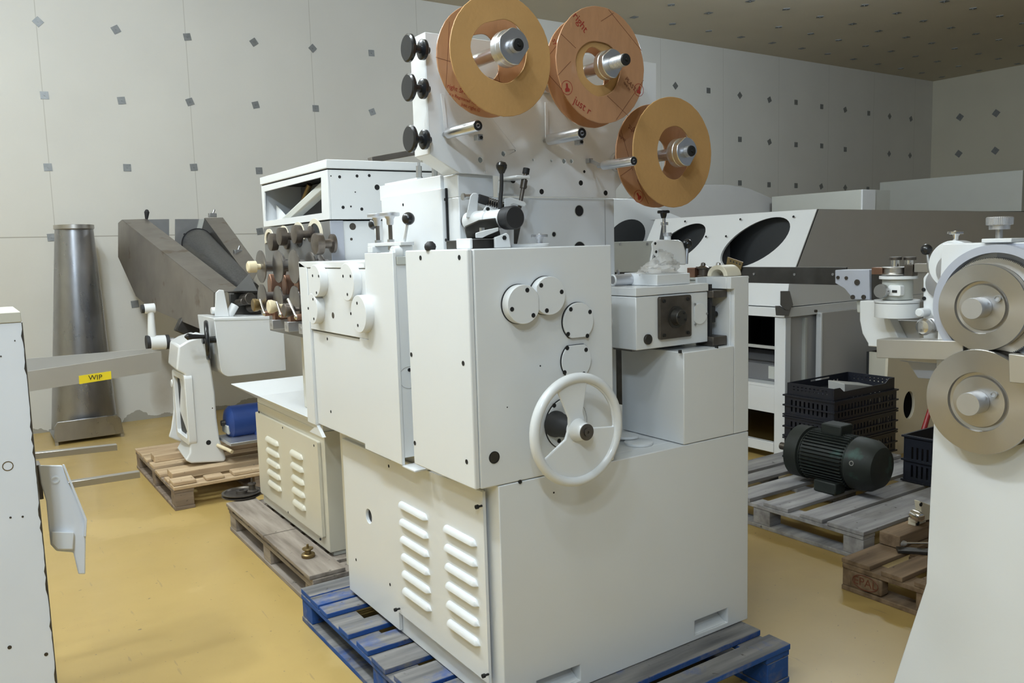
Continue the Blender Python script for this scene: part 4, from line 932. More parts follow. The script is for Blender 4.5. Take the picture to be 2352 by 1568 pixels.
rr_ = [A(470, 500, y=8.0), A(510, 500, y=8.0), A(592, 610, y=6.3), A(592, 650, y=6.0), A(575, 640, y=6.0)]
pl3([A(470, 501, y=8.0), A(512, 500, y=8.0), A(596, 615, y=6.4), A(578, 648, y=6.2)], .006).build('right_rim', M['dark_steel'], ch_)
pl3([A(470, 501, y=8.0), A(578, 648, y=6.2), A(574, 668, y=6.2), A(455, 560, y=8.0)], .006).build('right_wall', M['gunmetal'], ch_)
pl3([A(400, 578, y=7.95), A(455, 578, y=7.95), A(578, 668, y=6.15), A(525, 672, y=5.9)], .006).build('chute_floor', M['screen'], ch_)
ca_, cb_ = A(455, 560, y=7.7), A(572, 672, y=6.05)
MB().lathe(ca_, cb_-ca_, [(0, .13), (.01, .135), ((cb_-ca_).length, .085)], 64).build('screen_drum', M['screen'], ch_)
MB().lathe(ca_ - (cb_-ca_).normalized()*.012, cb_-ca_, [(0, .14), (.01, .14)], 48).build('drum_ring', M['rubber'], ch_)
for px, py in ((488, 494), (546, 578)):
    c = A(px, py, y=7.6 if px < 500 else 6.9); MB().obox(c, .07, .03, .035, (0, 0, .3)).cyl(c, c + V((.02, 0, .05)), .009, n=10).build('toggle_latch', M['zinc'], ch_, bev=.003)
c = A(335, 492, y=8.0); MB().lathe(c - V((0, 0, .06)), (.12, 0, 1), [(0, .006), (.03, .014), (.08, .022), (.10, .012), (.105, 0)], 20).build('chute_handle', M['rubber'], ch_)
c = A(432, 752, y=6.4); MB().obox(c, .16, .08, .12, (0, .5, 0)).build('chute_foot', M['gunmetal'], ch_, bev=.01)
# support crank under the chute
sa, sb = A(346, 708, y=6.2), A(350, 785, y=6.2)
cr_ = MB().tube([sa, sb], [.020, .030], 20).build('support_arm', M['white'], m3)
a, b = A(331, 709, y=6.2), A(356, 707, y=6.2); MB().cyl(a, b, .034, n=24).build('arm_boss', M['white'], m3, bev=.004); MB().cyl(a - V((.02, 0, 0)), a, .030, n=24).build('boss_cap', M['rubber'], m3)
a, b = A(340, 787, y=6.2), A(384, 785, y=6.2); MB().cyl(a, b, .050, n=28).build('arm_sleeve', M['white'], m3, bev=.004)
for q in (a, b): MB().cyl(q - V((.012, 0, 0)), q + V((.012, 0, 0)), .052, n=28).build('sleeve_ring', M['rubber'], m3)
MB().lathe(b + V((.012, 0, 0)), (1, 0, 0), [(0, .03), (.03, .028), (.05, .02), (.20, .018)], 20).build('support_shaft', M['alu_satin'], m3)
# black handwheel
c = A(476, 781, y=5.45); wh = MB().torus(c, (-1, .25, 0), .115, .014, 48, 12).build('handwheel', M['black'], m3)
for a in (90, 210, 330):
    u, w_, d = basis((-1, .25, 0)); e = u*math.cos(math.radians(a)) + w_*math.sin(math.radians(a)); MB().tube([c, c + e*.112], [.014, .010], 12).build('wheel_spoke', M['black'], wh)
MB().cyl(c - V((.03, 0, 0)), c + V((.10, 0, 0)), .022, n=20).build('wheel_hub', M['black'], wh)
h0, h1 = A(470, 773, y=5.36), A(424, 773, y=5.36)
MB().tube([h0, h0.lerp(h1, .3), h0.lerp(h1, .6), h0.lerp(h1, .85), h1], [.012, .014, .016, .022, .006], 18).build('wheel_handle', M['black'], wh)
# motor shelf and motor
ms = A(497, 1003, y=5.55); sh = MB().sheet([A(497, 1003, y=5.60), A(530, 1022, y=5.34), A(530, 1022, y=5.34) + V((.50, 0, 0)), A(497, 1003, y=5.60) + V((.55, .0, 0))], .02).build('motor_shelf', M['alu_satin'], m3, bev=.002)
a, b = A(500, 1022, y=5.50), A(533, 1037, y=5.36); MB().tube([a, b], .012, 14).build('shelf_rod', M['ivory'], m3)
mc = A(520, 970, y=5.55); rz_ = .108
mo = tag(bpy.data.objects.new('electric_motor', None), 'blue electric motor on the shelf'); COL.objects.link(mo); adopt(mo, m3)
MB().lathe((mc.x-.01, 5.55, mc.z), (1, 0, 0), [(0, 0), (0, .05), (.01, .085), (.035, rz_), (.45, rz_), (.47, .09), (.47, 0)], 48).build('motor_body', M['blue'], mo)
MB().box(mc.x+.16, mc.x+.30, 5.46, 5.64, mc.z-rz_-.008, mc.z-rz_+.05).build('motor_foot', M['blue'], mo, bev=.01)
MB().obox((mc.x-.005, 5.55, mc.z-.04), .02, .14, .06, (.0, 0, 0)).build('motor_flange', M['light_grey'], mo, bev=.008)
MB().lathe((mc.x-.035, 5.55, mc.z), (1, 0, 0), [(0, .018), (.04, .022)], 18).build('motor_shaft', M['gunmetal'], mo)

# ------------------------------------------------------------------ steel funnel against the wall
fcx, fcy = .83, 8.05
fp = thing('steel_funnel', 'tall tapering rolled steel funnel standing on the floor against the wall', 'funnel', (fcx, fcy, 0))
tz = A(170, 516, y=8.10).z; tr = (A(215, 516, y=8.1).x - A(125, 516, y=8.1).x)/2; tcx = A(170, 516, y=8.1).x
n_ = 64; rings = []
for k in range(13):
    f_ = k/12; z_ = .09 + (tz-.04-.09)*f_; rr = .262 + (tr-.262)*f_; sx = 1.0; cx_ = .835 + (tcx-.835)*f_
    rings.append([V((cx_ + rr*math.cos(2*PI*i/n_), 8.12 + rr*.8*math.sin(2*PI*i/n_), z_)) for i in range(n_)])
MB().hull(rings).build('cone', M['funnel'], fp)
MB().lathe((tcx, 8.12, tz-.04), (0, 0, 1), [(0, tr*1.0), (.004, tr*1.05), (.038, tr*1.05), (.04, tr*.97), (.02, tr*.9)], 56).build('top_band', M['steel'], fp)
MB().prism('y', [(.565, .03), (1.10, .03), (1.085, .16), (1.06, .20), (.60, .20), (.575, .16)], 7.80, 7.83).box(.57, 1.095, 7.832, 8.38, .03, .045).build('foot_frame', M['funnel'], fp, bev=.003)
for x_ in (.58, 1.085): MB().box(x_-.012, x_+.012, 7.80, 7.83, 0, .0295).build('foot', M['steel'], fp)

# ------------------------------------------------------------------ left foreground: chipped white panel, bracket, tray, rails
pe = A(48, 716, y=1.5)
lp = thing('painted_cabinet', 'chipped white painted machine cabinet at the left edge, closest to the camera', 'cabinet', (-.1, 1.5, 0))
random.seed(11)
edge = [(pe.x + random.uniform(-.0012, .0008) if 0 < k < 90 else pe.x, pe.z - .0165 - (pe.z-.0165)*k/90) for k in range(91)]
MB().prism('y', [(-.30, 0), (-.30, pe.z-.0165)] + edge, 1.5, 1.512).build('front_sheet', M['white_dirty'], lp)
jag = [(pe.x + .0004, (pe.z-.017)*k/140) for k in range(141)] + [(pe.x - random.choice((.0006, .0008, .0012, .0030)), (pe.z-.017)*k/140) for k in range(140, -1, -1)]
MB().prism('y', jag, 1.4992, 1.4999).build('bare_metal_edge', M['iron'], lp)
MB().box(-.30, pe.x-.0005, 1.4985, 1.70, pe.z-.016, pe.z).build('top_edge', M['cream'], lp, bev=.001)
MB().box(pe.x-.014, pe.x+.0015, 1.5125, 1.70, 0, pe.z-.017).build('side_sheet', M['greige_paint'], lp)
for px, py, r in ((52, 1186, .0016), (24, 1188, .0016), (106, 1502, .003), (22, 1486, .003), (2, 818, .0012), (34, 782, .001)):
    hole(A(px, py, y=1.5), (0, -1, 0), r, lp, mt='iron', name='chip')
c = A(18, 1070, y=1.5); MB().ring(c, (0, -1, 0), .0065, .0078, .0004, 14).build('glue_mark', M['brass'], lp)
# bracket
br2 = tag(bpy.data.objects.new('hinge_bracket', None), 'worn white cast hinge bracket'); COL.objects.link(br2); adopt(br2, lp)
bo = [(88, 1068), (143, 1068), (158, 1110), (180, 1150), (198, 1195), (197, 1232), (196, 1318), (180, 1318), (168, 1268), (130, 1265), (116, 1250), (112, 1215), (106, 1150), (94, 1110)]
MB().hull([ypts(bo, 1.62), ypts(bo, 1.60)]).build('bracket_body', M['white_dirty'], br2, bev=.002)
MB().hull([ypts([(118, 1220), (170, 1222), (168, 1262), (132, 1262), (118, 1248)], y) for y in (1.6, 1.59)]).build('bracket_pad', M['white_face'], br2, bev=.002)
c = A(127, 1102, y=1.60); MB().ring(c, (0, -1, 0), .004, .0065, .0012, 24).build('bolt_hole_ring', M['white_face'], br2)
MB().hull([ypts([(143, 1066), (148, 1066), (200, 1192), (198, 1232), (192, 1232), (194, 1195)], y) for y in (1.64, 1.594)]).build('bracket_rib', M['white_dirty'], br2, bev=.001)
c = ypts([(86, 1066)], 1.61)[0]; MB().box(pe.x+.0016, c.x+.004, 1.602, 1.64, c.z-.06, c.z).build('bracket_root', M['iron'], br2)
# tray (WIP label) with rails and hidden post
tr_ = thing('steel_tray', 'open sheet steel tray with a yellow WIP label sticking out past the chipped cabinet', 'tray', (.3, 3.0, 0))
f0, f1, f2, f3 = A(40, 903, y=3.0), A(371, 851, y=3.0), A(370, 806, y=3.0), A(40, 856, y=3.0)
MB().sheet([f0, f1, f2 + V((0, 0, .0)), A(165, 838, y=3.0), f3], .003).build('front_wall', M['steel_light'], tr_)
bk = [V((p.x, 3.22, p.z)) for p in (f0, f1)] + [A(350, 800, y=3.22), A(40, 825, y=3.22)]
MB().sheet(bk, .003).build('back_wall', M['steel_light'], tr_)
MB().sheet([f0 + V((0, .003, .003)), f1 + V((0, .003, .003)), V((f1.x, 3.215, f1.z+.003)), V((f0.x, 3.215, f0.z+.003))], .003).build('tray_bottom', M['steel'], tr_)
l0, l1, l2, l3 = A(181, 863, y=2.997), A(255, 852, y=2.997), A(256, 870, y=2.997), A(182, 882, y=2.997)
lb = MB().sheet([l0, l1, l2, l3], .001).build('wip_label', M['yellow'], tr_)
lb['label'] = 'yellow label reading WIP'
lc_ = (l0+l1+l2+l3)/4; upv = (l0-l3).normalized()
text('WIP', lc_ - V((0, .001, 0)), .023, (0, -1, 0), upv, M['ink'], lb, name='lettering', rot=.0)
for (ax, ay), (bx_, by_), yy in (((40, 1050), (268, 1026), 3.4), ((120, 1118), (320, 1088), 3.1)):
    a, b = A(ax, ay, y=yy), A(bx_, by_, y=yy)
    MB().bar(a, b, .030, .022).build('steel_rail', M['steel'], tr_, bev=.001)
xp = f0.x - .03
MB().box(xp-.05, xp+.02, 2.98, 3.45, 0, .03).box(xp-.04, xp, 3.0, 3.42, .03, 1.13).box(f0.x-.06, f0.x+.01, 3.0, 3.22, 1.10, f0.z).build('support_post', M['steel'], tr_)

# ------------------------------------------------------------------ white roller machine in the right foreground
x4 = 2.40
m4 = thing('roller_machine', 'white upright machine with two big brushed steel wheels at the right edge of the view', 'machine', (2.6, 1.0, 0))
tl4, cr4, bt4 = A(2163, 560, x=x4), A(2127, 1340, x=x4), A(2052, 1568, x=2.345)
zt4 = tl4.z
k_ = (bt4.y - cr4.y)/(cr4.z - bt4.z); kx = (2.345 - x4)/(cr4.z - bt4.z); yb_, xb_ = cr4.y + k_*cr4.z, x4 + kx*cr4.z
fa = [V((x4, tl4.y, zt4)), V((x4, cr4.y, cr4.z)), V((xb_, yb_, 0.0)), V((xb_, .42, 0.0)), V((x4, .42, cr4.z)), V((x4, .42, zt4))]
mb = MB()
bk4 = [V((x4+.45, p.y, p.z)) for p in fa]
a = [mb.bm.verts.new(p) for p in fa]; b = [mb.bm.verts.new(p) for p in bk4]
mb.face([a[0], a[1], a[4], a[5]]); mb.face([a[1], a[2], a[3], a[4]])
mb.face([b[5], b[4], b[1], b[0]]); mb.face([b[4], b[3], b[2], b[1]])
for i in range(6): j = (i+1) % 6; mb.face([a[i], b[i], b[j], a[j]])
mb.build('machine_body', M['white'], m4, bev=.003)
def wheel(px, py, R_, xf, hubx, hr, label, inner):
    c = A(px, py, x=xf)
    o = MB().lathe((x4-.001, c.y, c.z), (-1, 0, 0), [(0, .05), (x4-.001-xf-.030, .05), (x4-.001-xf-.029, R_*.98), (x4-.001-xf-.004, R_*.995), (x4-.001-xf, R_*.985), (x4-.001-xf, inner*1.02), (x4-.001-xf-.010, inner), (x4-.001-xf-.012, inner*.90), (x4-.001-xf-.004, inner*.86), (x4-.001-xf-.002, 0)], 96).build('steel_wheel', M['wheel_steel'], m4, sharp=20)
    o['label'] = label
    MB().lathe((xf+.002, c.y, c.z), (-1, 0, 0), [(0, hr), (xf-hubx-.001, hr), (xf-hubx+.001, hr*.97), (xf-hubx+.001, 0)], 56).build('wheel_hub', M['alu_satin'], o)
    s_ = V((xf+.003, c.y-.042, c.z+.026)); MB().ring(s_, (-1, 0, 0), .006, .010, .005, 24).build('eye_ring', M['zinc'], o)
    MB().cyl(s_, s_ - V((.002, 0, 0)), .006, n=20).build('locating_pin', M['alu_satin'], o)
    return c
wa = wheel(2253, 706, .121, 2.34, 2.289, .029, 'upper brushed steel wheel', .072)
wb_ = wheel(2245, 923, .148, 2.33, 2.277, .032, 'lower brushed steel wheel', .082)
# toothed wheel behind the upper one, ring casing, dark wheel behind the lower one
n_ = 180; u = []
for k in range(n_*2): a = PI*k/n_; rr = .137 if k % 2 else .133; u.append((wa.y-.012 + rr*math.cos(a), wa.z+.0 + rr*math.sin(a)))
MB().prism('x', u, x4-.029, x4-.006).build('toothed_wheel', M['wheel_steel'], m4)
MB().ring((x4-.001, wa.y-.02, wa.z+.0), (-1, 0, 0), .150, .172, .030, 80).build('casing_ring', M['bluegrey'], m4)
MB().lathe((x4-.001, wb_.y-.035, wb_.z+.01), (-1, 0, 0), [(0, .135), (.028, .135), (.032, .13), (.032, 0)], 64).build('rear_wheel', M['iron'], m4)
MB().box(x4-.0035, x4-.0005, .45, wa.y-.01, wa.z-.12, zt4-.003).build('inner_panel', M['bluegrey'], m4)
# steel chute plates at both sides of the wheels
g0, g1, g2, g3 = A(2013, 779, x=2.36), A(2212, 783, x=2.36), A(2212, 828, x=2.36), A(2013, 822, x=2.36)
MB().hull([[g0, g1, g2, g3], [p + V((.07, 0, 0)) for p in (g0, g1, g2, g3)]]).build('guide_tray', M['steel_light'], m4, bev=.002)
MB().hull([[p for p in (A(2316, 812, x=2.30), A(2400, 822, x=2.30), A(2400, 885, x=2.30), A(2318, 878, x=2.30))], [p + V((.03, 0, 0)) for p in (A(2316, 812, x=2.30), A(2400, 822, x=2.30), A(2400, 885, x=2.30), A(2318, 878, x=2.30))]]).build('outlet_tray', M['steel_light'], m4, bev=.002)
MB().hull([[V((x_, p.y, p.z)) for p in (A(2065, 828, x=2.43), A(2185, 838, x=2.43), A(2138, 870, x=2.43), A(2108, 868, x=2.43), A(2085, 832, x=2.43))] for x_ in (2.43, 2.44)]).build('tray_support', M['bluegrey'], m4, bev=.002)
# clamp knob on top
kc = A(2300, 515, x=2.44)
pz = A(2298, 560, x=2.42)
MB().box(2.385, 2.46, pz.y-.045, pz.y+.035, zt4+.0005, zt4+.012).build('clamp_bar', M['cream_ring'] if False else M['white'], m4, bev=.002)
MB().cyl((2.43, kc.y, zt4-.015), (2.43, kc.y, kc.z), .009, n=16).build('clamp_spindle', M['zinc'], m4)
ks = MB(); rings = []
for h_, r_ in ((0, .026), (.012, .0265), (.013, .033), (.032, .0335), (.035, .031)):
    rings.append([V((2.43 + r_*(1 + (.02*(k % 2) if r_ > .03 else 0))*math.cos(2*PI*k/96), kc.y + r_*(1 + (.02*(k % 2) if r_ > .03 else 0))*math.sin(2*PI*k/96), kc.z-.014+h_)) for k in range(96)])
ks.hull(rings).build('knurled_knob', M['alu_satin'], m4, sharp=12)
# curved hood, chrome knob
hc = A(2203, 603, x=2.50)
MB().lathe((2.46, hc.y, hc.z-.005), (1, 0, 0), [(0, .05), (.0, .072), (.05, .072), (.06, .062), (.06, 0)], 56).build('curved_hood', M['white'], m4, bev=.002)
MB().lathe((2.455, hc.y-.01, hc.z-.02), (-1, 0, 0), [(0, .05), (.01, .05), (.012, .02), (.012, 0)], 40).build('hood_disc', M['alu_satin'], m4)
hand_knob((2.48, hc.y+.003, hc.z+.085), (0, 0, 1), .023, m4, mt='chrome', name='hood_knob')
pl5 = A(2128, 573, x=2.50)
o = MB().tube([A(2136, 625, x=2.50), pl5], [.006, .0045], 12).build('ball_lever', M['zinc'], m4); MB().ball(pl5, .017).build('ball', M['black'], o)
# turret with white drum, pulley, copper tip
def vt(px, py_b, py_t, r, mt, name, x=2.52, parent=m4, prof=None, bev=.001):
    a, b = A(px, py_b, x=x), A(px, py_t, x=x); a.y = b.y
    mb = MB()
    if prof: mb.lathe(a, (0, 0, 1), [(h*(b.z-a.z), k*r) for h, k in prof], 40)
    else: mb.cyl(a, b, r, n=40)
    return mb.build(name, M[mt], parent, bev=bev)
vt(2060, 728, 695, .067, 'white', 'turret_drum')
vt(2060, 694, 688, .069, 'white', 'drum_flange')
vt(2062, 687, 641, .046, 'light_grey', 'turret_column')
vt(2064, 640, 633, .058, 'white', 'top_flange')
vt(2057, 631, 613, .042, 'steel', 'grooved_pulley', prof=[(0, .98), (.15, 1), (.25, .86), (.8, .86), (.9, 1), (1, 1), (1, 0)])
vt(2057, 612, 594, .014, 'chrome', 'pulley_spindle'); vt(2089, 625, 596, .013, 'chrome', 'pulley_spindle', x=2.55)
vt(2057, 597, 590, .019, 'iron', 'spindle_knob'); vt(2090, 597, 590, .019, 'iron', 'spindle_knob', x=2.55)
p, q = A(2006, 614, x=2.50), A(2030, 630, x=2.50); MB().box(2.49, 2.52, q.y, p.y, q.z, p.z).build('copper_tip', M['copper'], m4, bev=.001)
p, q = A(2085, 607, x=2.52), A(2104, 633, x=2.52); MB().box(2.50, 2.53, q.y, p.y, q.z, p.z).build('bar_clamp', M['iron'], m4, bev=.001)
p, q = A(2104, 605, x=2.51), A(2166, 625, x=2.51); MB().box(2.50, 2.525, q.y-.05, p.y, q.z, p.z).build('flat_bar', M['steel'], m4, bev=.001)
c = A(2029, 668, x=2.46); MB().lathe((2.49, c.y, c.z), (-1, 0, 0), [(0, .010), (.03, .010), (.031, .021), (.042, .023), (.050, .021), (.050, 0)], 32).build('adjusting_knob', M['zinc'], m4)
p, q = A(2040, 655, x=2.468), A(2068, 680, x=2.468); MB().prism('x', rrect(q.y, p.y, q.z, p.z, .006), 2.468, 2.49).build('scale_plate', M['white_face'], m4, bev=.001)
p, q = A(2049, 666, x=2.467), A(2060, 672, x=2.467); MB().box(2.4665, 2.469, q.y, p.y, q.z, p.z).build('scale_slot', M['hole'], m4)
c = A(2124, 750, x=2.43); MB().lathe((2.47, c.y, c.z), (-1, 0, 0), [(0, .024), (.02, .024), (.03, .020), (.031, .024), (.045, .026), (.055, .020), (.058, 0)], 36).build('chrome_knob', M['chrome'], m4)
c = A(2146, 742, x=2.45); MB().lathe((2.49, c.y, c.z), (-1, 0, 0), [(0, .024), (.03, .024), (.032, 0)], 36).build('steel_cap', M['alu_satin'], m4)
# white cast arm behind the turret, ear block
MB().hull([[V((x_, p.y, p.z)) for p in [A(a_, b_, x=2.56) for a_, b_ in ((1978, 690), (1978, 735), (1984, 765), (1997, 788), (1997, 795), (2080, 800), (2045, 730), (2045, 690))]] for x_ in (2.55, 2.60)]).build('cast_arm', M['white'], m4, bev=.004)
MB().hull([[V((x_, p.y, p.z)) for p in [A(a_, b_, x=2.50) for a_, b_ in ((2120, 640), (2120, 810), (2175, 810), (2175, 600), (2150, 600), (2122, 635))]] for x_ in (2.50, 2.60)]).build('side_casting', M['white'], m4, bev=.004)
MB().hull([[V((x_, p.y, p.z)) for p in [A(a_, b_, x=2.60) for a_, b_ in ((2040, 735), (2180, 740), (2180, 800), (2060, 800))]] for x_ in (2.60, 2.64)]).build('rear_casting', M['greige_paint'], m4, bev=.004)
c = A(2150, 608, x=2.49); MB().lathe((2.50, A(2163, 650, x=2.5).y, A(2163, 650, x=2.5).z), (-1, 0, 0), [(0, .045), (.012, .045), (.014, .04), (.014, 0)], 44).build('guide_disc', M['alu_satin'], m4)
for px, py in ((2122, 665), (2123, 685)): screw(A(px, py, x=2.50), (-1, 0, 0), .006, m4)
c = A(2112, 718, x=2.46); MB().lathe(c + V((.04, 0, 0)), (-1, 0, 0), [(0, .014), (.04, .014), (.044, .010), (.044, 0)], 24).build('stub', M['white'], m4)
# grey plate block at the end of the rail, the rail itself
bp = [(1918, 620), (1996, 619), (1998, 688), (1960, 688), (1940, 663), (1918, 650)]
eb = MB().hull([[V((x_, p.y, p.z)) for p in [A(a_, b_, x=2.60) for a_, b_ in bp]] for x_ in (2.60, 2.66)]).build('end_block', M['bluegrey'], m4, bev=.002)
for px, py, r in ((1925, 637, .006), (1944, 638, .006), (1969, 648, .010), (1959, 682, .008), (1984, 682, .008)): screw(A(px, py, x=2.599), (-1, 0, 0), r, eb, mt='iron')
MB().hull([[V((x_, p.y, p.z)) for p in [A(a_, b_, x=2.60) for a_, b_ in ((1998, 630), (2030, 630), (2030, 690), (1998, 690))]] for x_ in (2.61, 2.65)]).build('block_gap', M['gunmetal'], m4)
MB().hull([[V((x_, p.y, p.z)) for p in [A(a_, b_, x=2.62) for a_, b_ in ((1966, 690), (2040, 690), (2040, 728), (1968, 718))]] for x_ in (2.62, 2.66)]).build('block_foot', M['light_grey'], m4, bev=.004)
p, q = A(1945, 614, x=2.67), A(1640, 651, x=2.67)
ra_ = MB().box(2.665, 2.675, p.y, q.y+.1, A(1800, 651, x=2.67).z, A(1800, 613, x=2.67).z).box(2.6751, 2.74, p.y, q.y+.1, A(1800, 651, x=2.67).z, A(1800, 642, x=2.67).z).build('rail', M['gunmetal'], m4, bev=.001)
for px, py in ((1732, 629), (1825, 630), (1913, 630)): screw(A(px, py, x=2.665), (-1, 0, 0), .005, ra_, mt='zinc', h=.002)
MB().box(2.68, 2.70, q.y-.1, q.y+.1, 0, A(1800, 651, x=2.67).z-.0005).build('rail_post', M['worn_steel'], m4)
# perforated strip and chrome spools at the far end of the rail
hp = [A(1672, 590, x=2.66), A(1707, 602, x=2.66), A(1698, 632, x=2.66), A(1668, 612, x=2.66)]
MB().sheet(hp, .004).build('perforated_strip', M['brass'], ra_)
for k in range(4): hole(hp[0].lerp(hp[1], .2 + .2*k) + V((-.002, 0, -.012)), (-1, 0, 0), .0035, ra_)

# ------------------------------------------------------------------ loose things on the feeder
vb = thing('v_block', 'white painted v notched block lying on the feeder head', 'block', (2.0, 2.1, 1.4055))
b0, b1, b2, b3 = A(1453, 639, y=2.07), A(1509, 638, y=2.03), A(1584, 634, y=2.04), A(1584, 608, y=2.04)
bb = A(1455, 611, y=2.07)
xq0, xq1 = 1.845, 2.11
# notch runs along x
n0 = A(1479, 612, y=2.12)
MB().hull([[V((x_, y_, z_)) for y_, z_ in ((2.035, 1.406), (2.035, 1.443), (2.115, 1.446), (2.122, 1.436), (2.129, 1.446), (2.20, 1.448), (2.20, 1.406))] for x_ in (A(1509, 620, y=2.035).x, A(1585, 620, y=2.035).x)]).build('block_body', M['white'], vb, bev=.002)
xb0 = A(1530, 600, y=2.10).x
va = thing('clamp_unit', 'white clamp casting with black star knob standing wrapped in film on the notched block', 'clamp', (xb0, 2.10, 1.449))
def vy(pts, y): return [A(a_, b_, y=y) for a_, b_ in pts]
MB().hull([vy([(1496, 560), (1500, 554), (1512, 550), (1558, 551), (1568, 556), (1574, 575), (1576, 608), (1520, 608), (1505, 588), (1498, 582), (1497, 572)], y) for y in (2.16, 2.08)]).build('clamp_body', M['white_face'], va, bev=.006, seg=3)
def vcyl(px, y, pb, pt, r, mt, nm, par, r1=None, n=24):
    a, b = A(px, pb, y=y), A(px, pt, y=y); a.x = b.x; return MB().cyl(a, b, r, r1, n).build(nm, M[mt], par, bev=.0008)
vcyl(1533, 2.12, 552, 541, .012, 'white_face', 'neck', va); vcyl(1533, 2.12, 542, 534, .015, 'alu_satin', 'collar', va)
vcyl(1526, 2.12, 534, 516, .006, 'chrome', 'clamp_stem', va); vcyl(1526, 2.12, 517, 510, .013, 'chrome', 'stem_nut', va); vcyl(1525, 2.12, 510, 500, .006, 'chrome', 'upper_stem', va)
p = A(1524, 487, y=2.12); star_knob(p - V((0, 0, .004)), (0, 0, 1), .024, .010, va); vcyl(1524, 2.12, 501, 488, .008, 'black', 'knob_boss', va, .013)
MB().hull([vy([(1514, 552), (1520, 515), (1526, 514), (1528, 552)], y) for y in (2.17, 2.15)]).build('side_strut', M['worn_steel'], va, bev=.002)
a, b = A(1576, 606, y=2.13), A(1579, 560, y=2.13); o = MB().tube([a, b], [.007, .005], 14).build('ball_lever', M['alu'], va); MB().ball(b, .0175).build('ball', M['black'], o)
for px, py in ((1505, 559), (1507, 578)): hole(A(px, py, y=2.08), (0, -1, 0), .005, va)
# crumpled plastic film
wr_ = thing('plastic_bag', 'crumpled clear plastic film draped around the clamp casting on the notched block', 'plastic film', (xb0-.05, 2.06, 1.449))
mb = MB(); rnd = random.Random(4); nu, nv = 30, 14
cxw, cyw = A(1520, 600, y=2.06).x, 2.075
g = []
for j in range(nv+1):
    ph = PI/2*j/nv; row = []
    for i in range(nu):
        a = 2*PI*i/nu; rr = math.cos(ph)**.7; wob = 1 + .16*math.sin(5*a + j) + rnd.uniform(-.07, .07)
        hgt = .050*(1 + .5*math.cos(a - .2))
        row.append(mb.bm.verts.new(V((cxw + .082*rr*wob*math.cos(a), cyw + .040*rr*wob*math.sin(a), 1.4485 + hgt*math.sin(ph)*(1 + rnd.uniform(-.08, .08))))))
    g.append(row)
for j in range(nv):
    for i in range(nu): mb.face([g[j][i], g[j][(i+1) % nu], g[j+1][(i+1) % nu], g[j+1][i]])
mb.build('film', M['wrap'], wr_)
# filter cup behind the block and cream half ring
gc = thing('filter_cup', 'small chrome and glass filter cup on the left end of the feeder head', 'filter', (1.92, 2.24, 1.4055))
p = A(1436, 630, y=2.15); r_ = .020
MB().cyl((p.x-.04, 2.17, 1.4265), (p.x+.06, 2.17, 1.4265), r_, n=32).build('glass_body', M['alu_satin'], gc, bev=.002)
MB().torus((p.x-.04, 2.17, 1.4265), (1, 0, 0), .017, .0035).build('end_ring', M['white'], gc)
MB().cyl((p.x-.015, 2.17, 1.446), (p.x-.015, 2.17, 1.462), .006, n=6).build('drain_screw', M['chrome'], gc)
cr5 = thing('pipe_saddle', 'cream half round pipe saddle on top of the feeder frame', 'pipe saddle', (2.29, 2.05, 1.4245))
p = A(1652, 631, z=1.4245)
pr = [(math.cos(PI*k/20)*.040, math.sin(PI*k/20)*.040) for k in range(21)] + [(math.cos(PI*k/20)*.024, math.sin(PI*k/20)*.024) for k in range(20, -1, -1)]
mb = MB(); c0 = V((2.265, 2.05, 1.4245)); dirv = V((.075, .0, 0)); sd = V((.25, -1, 0)).normalized()
mb.hull([[c0 + sd*a_ + V((0, 0, b_)) for a_, b_ in pr], [c0 + dirv + sd*a_ + V((0, 0, b_)) for a_, b_ in pr]]).build('half_ring', M['cream_ring'], cr5, bev=.002)
# small chrome spools standing on a plate fixed behind the frame
sp_ = thing('spool_plate', 'thin plate carrying two chrome spools and a copper block behind the feeder frame', 'spool plate', (2.42, 2.3, 1.40))
zq = 1.405
MB().box(2.345, 2.52, 2.12, 2.45, zq, zq+.008).box(2.35, 2.37, 2.2, 2.4, .0, zq-.0005).build('plate', M['light_grey'], sp_, bev=.001)
for px, x_ in ((1615, 2.40), (1650, 2.42)):
    y_ = A(px, 600, x=x_).y
    MB().lathe((x_, y_, zq+.0085), (0, 0, 1), [(0, .024), (.006, .024), (.008, .019), (.030, .019), (.032, .024), (.036, .024), (.040, .018), (.044, .010), (.054, .008), (.057, 0)], 32).build('spool', M['roller_dark'] if px < 1630 else M['steel'], sp_)
p = A(1591, 612, x=2.38); MB().box(2.37, 2.40, p.y-.02, p.y+.02, zq+.0085, zq+.045).build('copper_block', M['copper'], sp_, bev=.001)

# ------------------------------------------------------------------ big housings in the right background
m5 = thing('housing_machine', 'large white and grey cabinet machine with oval windows in a sloped front, behind the feeder', 'machine', (5.5, 4.3, 0))
def shear(o, z0_, k):
    for v in o.data.vertices: v.co.x += (v.co.z - z0_)*k
zb5, zt5, xf5 = 1.27, 1.75, 4.70
def ell(cy_, cz_, ry, rz, n=40): return [(cy_ + ry*math.cos(2*PI*k/n) - .11*math.sin(2*PI*k/n), cz_ + rz*math.sin(2*PI*k/n)) for k in range(n)]
ov = [ell(4.035, 1.53, .25, .180), ell(4.80, 1.53, .22, .165)]
fp5 = MB().prism('x', [(3.60, zb5), (5.19, zb5), (5.19, zt5), (3.60, zt5)], xf5, xf5+.02, ov).build('sloped_front', M['white'], m5)
shear(fp5, zb5, .573)
for px, py in ((1573, 508), (1700, 503), (1822, 497), (1621, 543), (1667, 542)): hole(A(px, py, x=4.93 if py < 520 else 4.86), (-1, 0, .5), .008, m5)
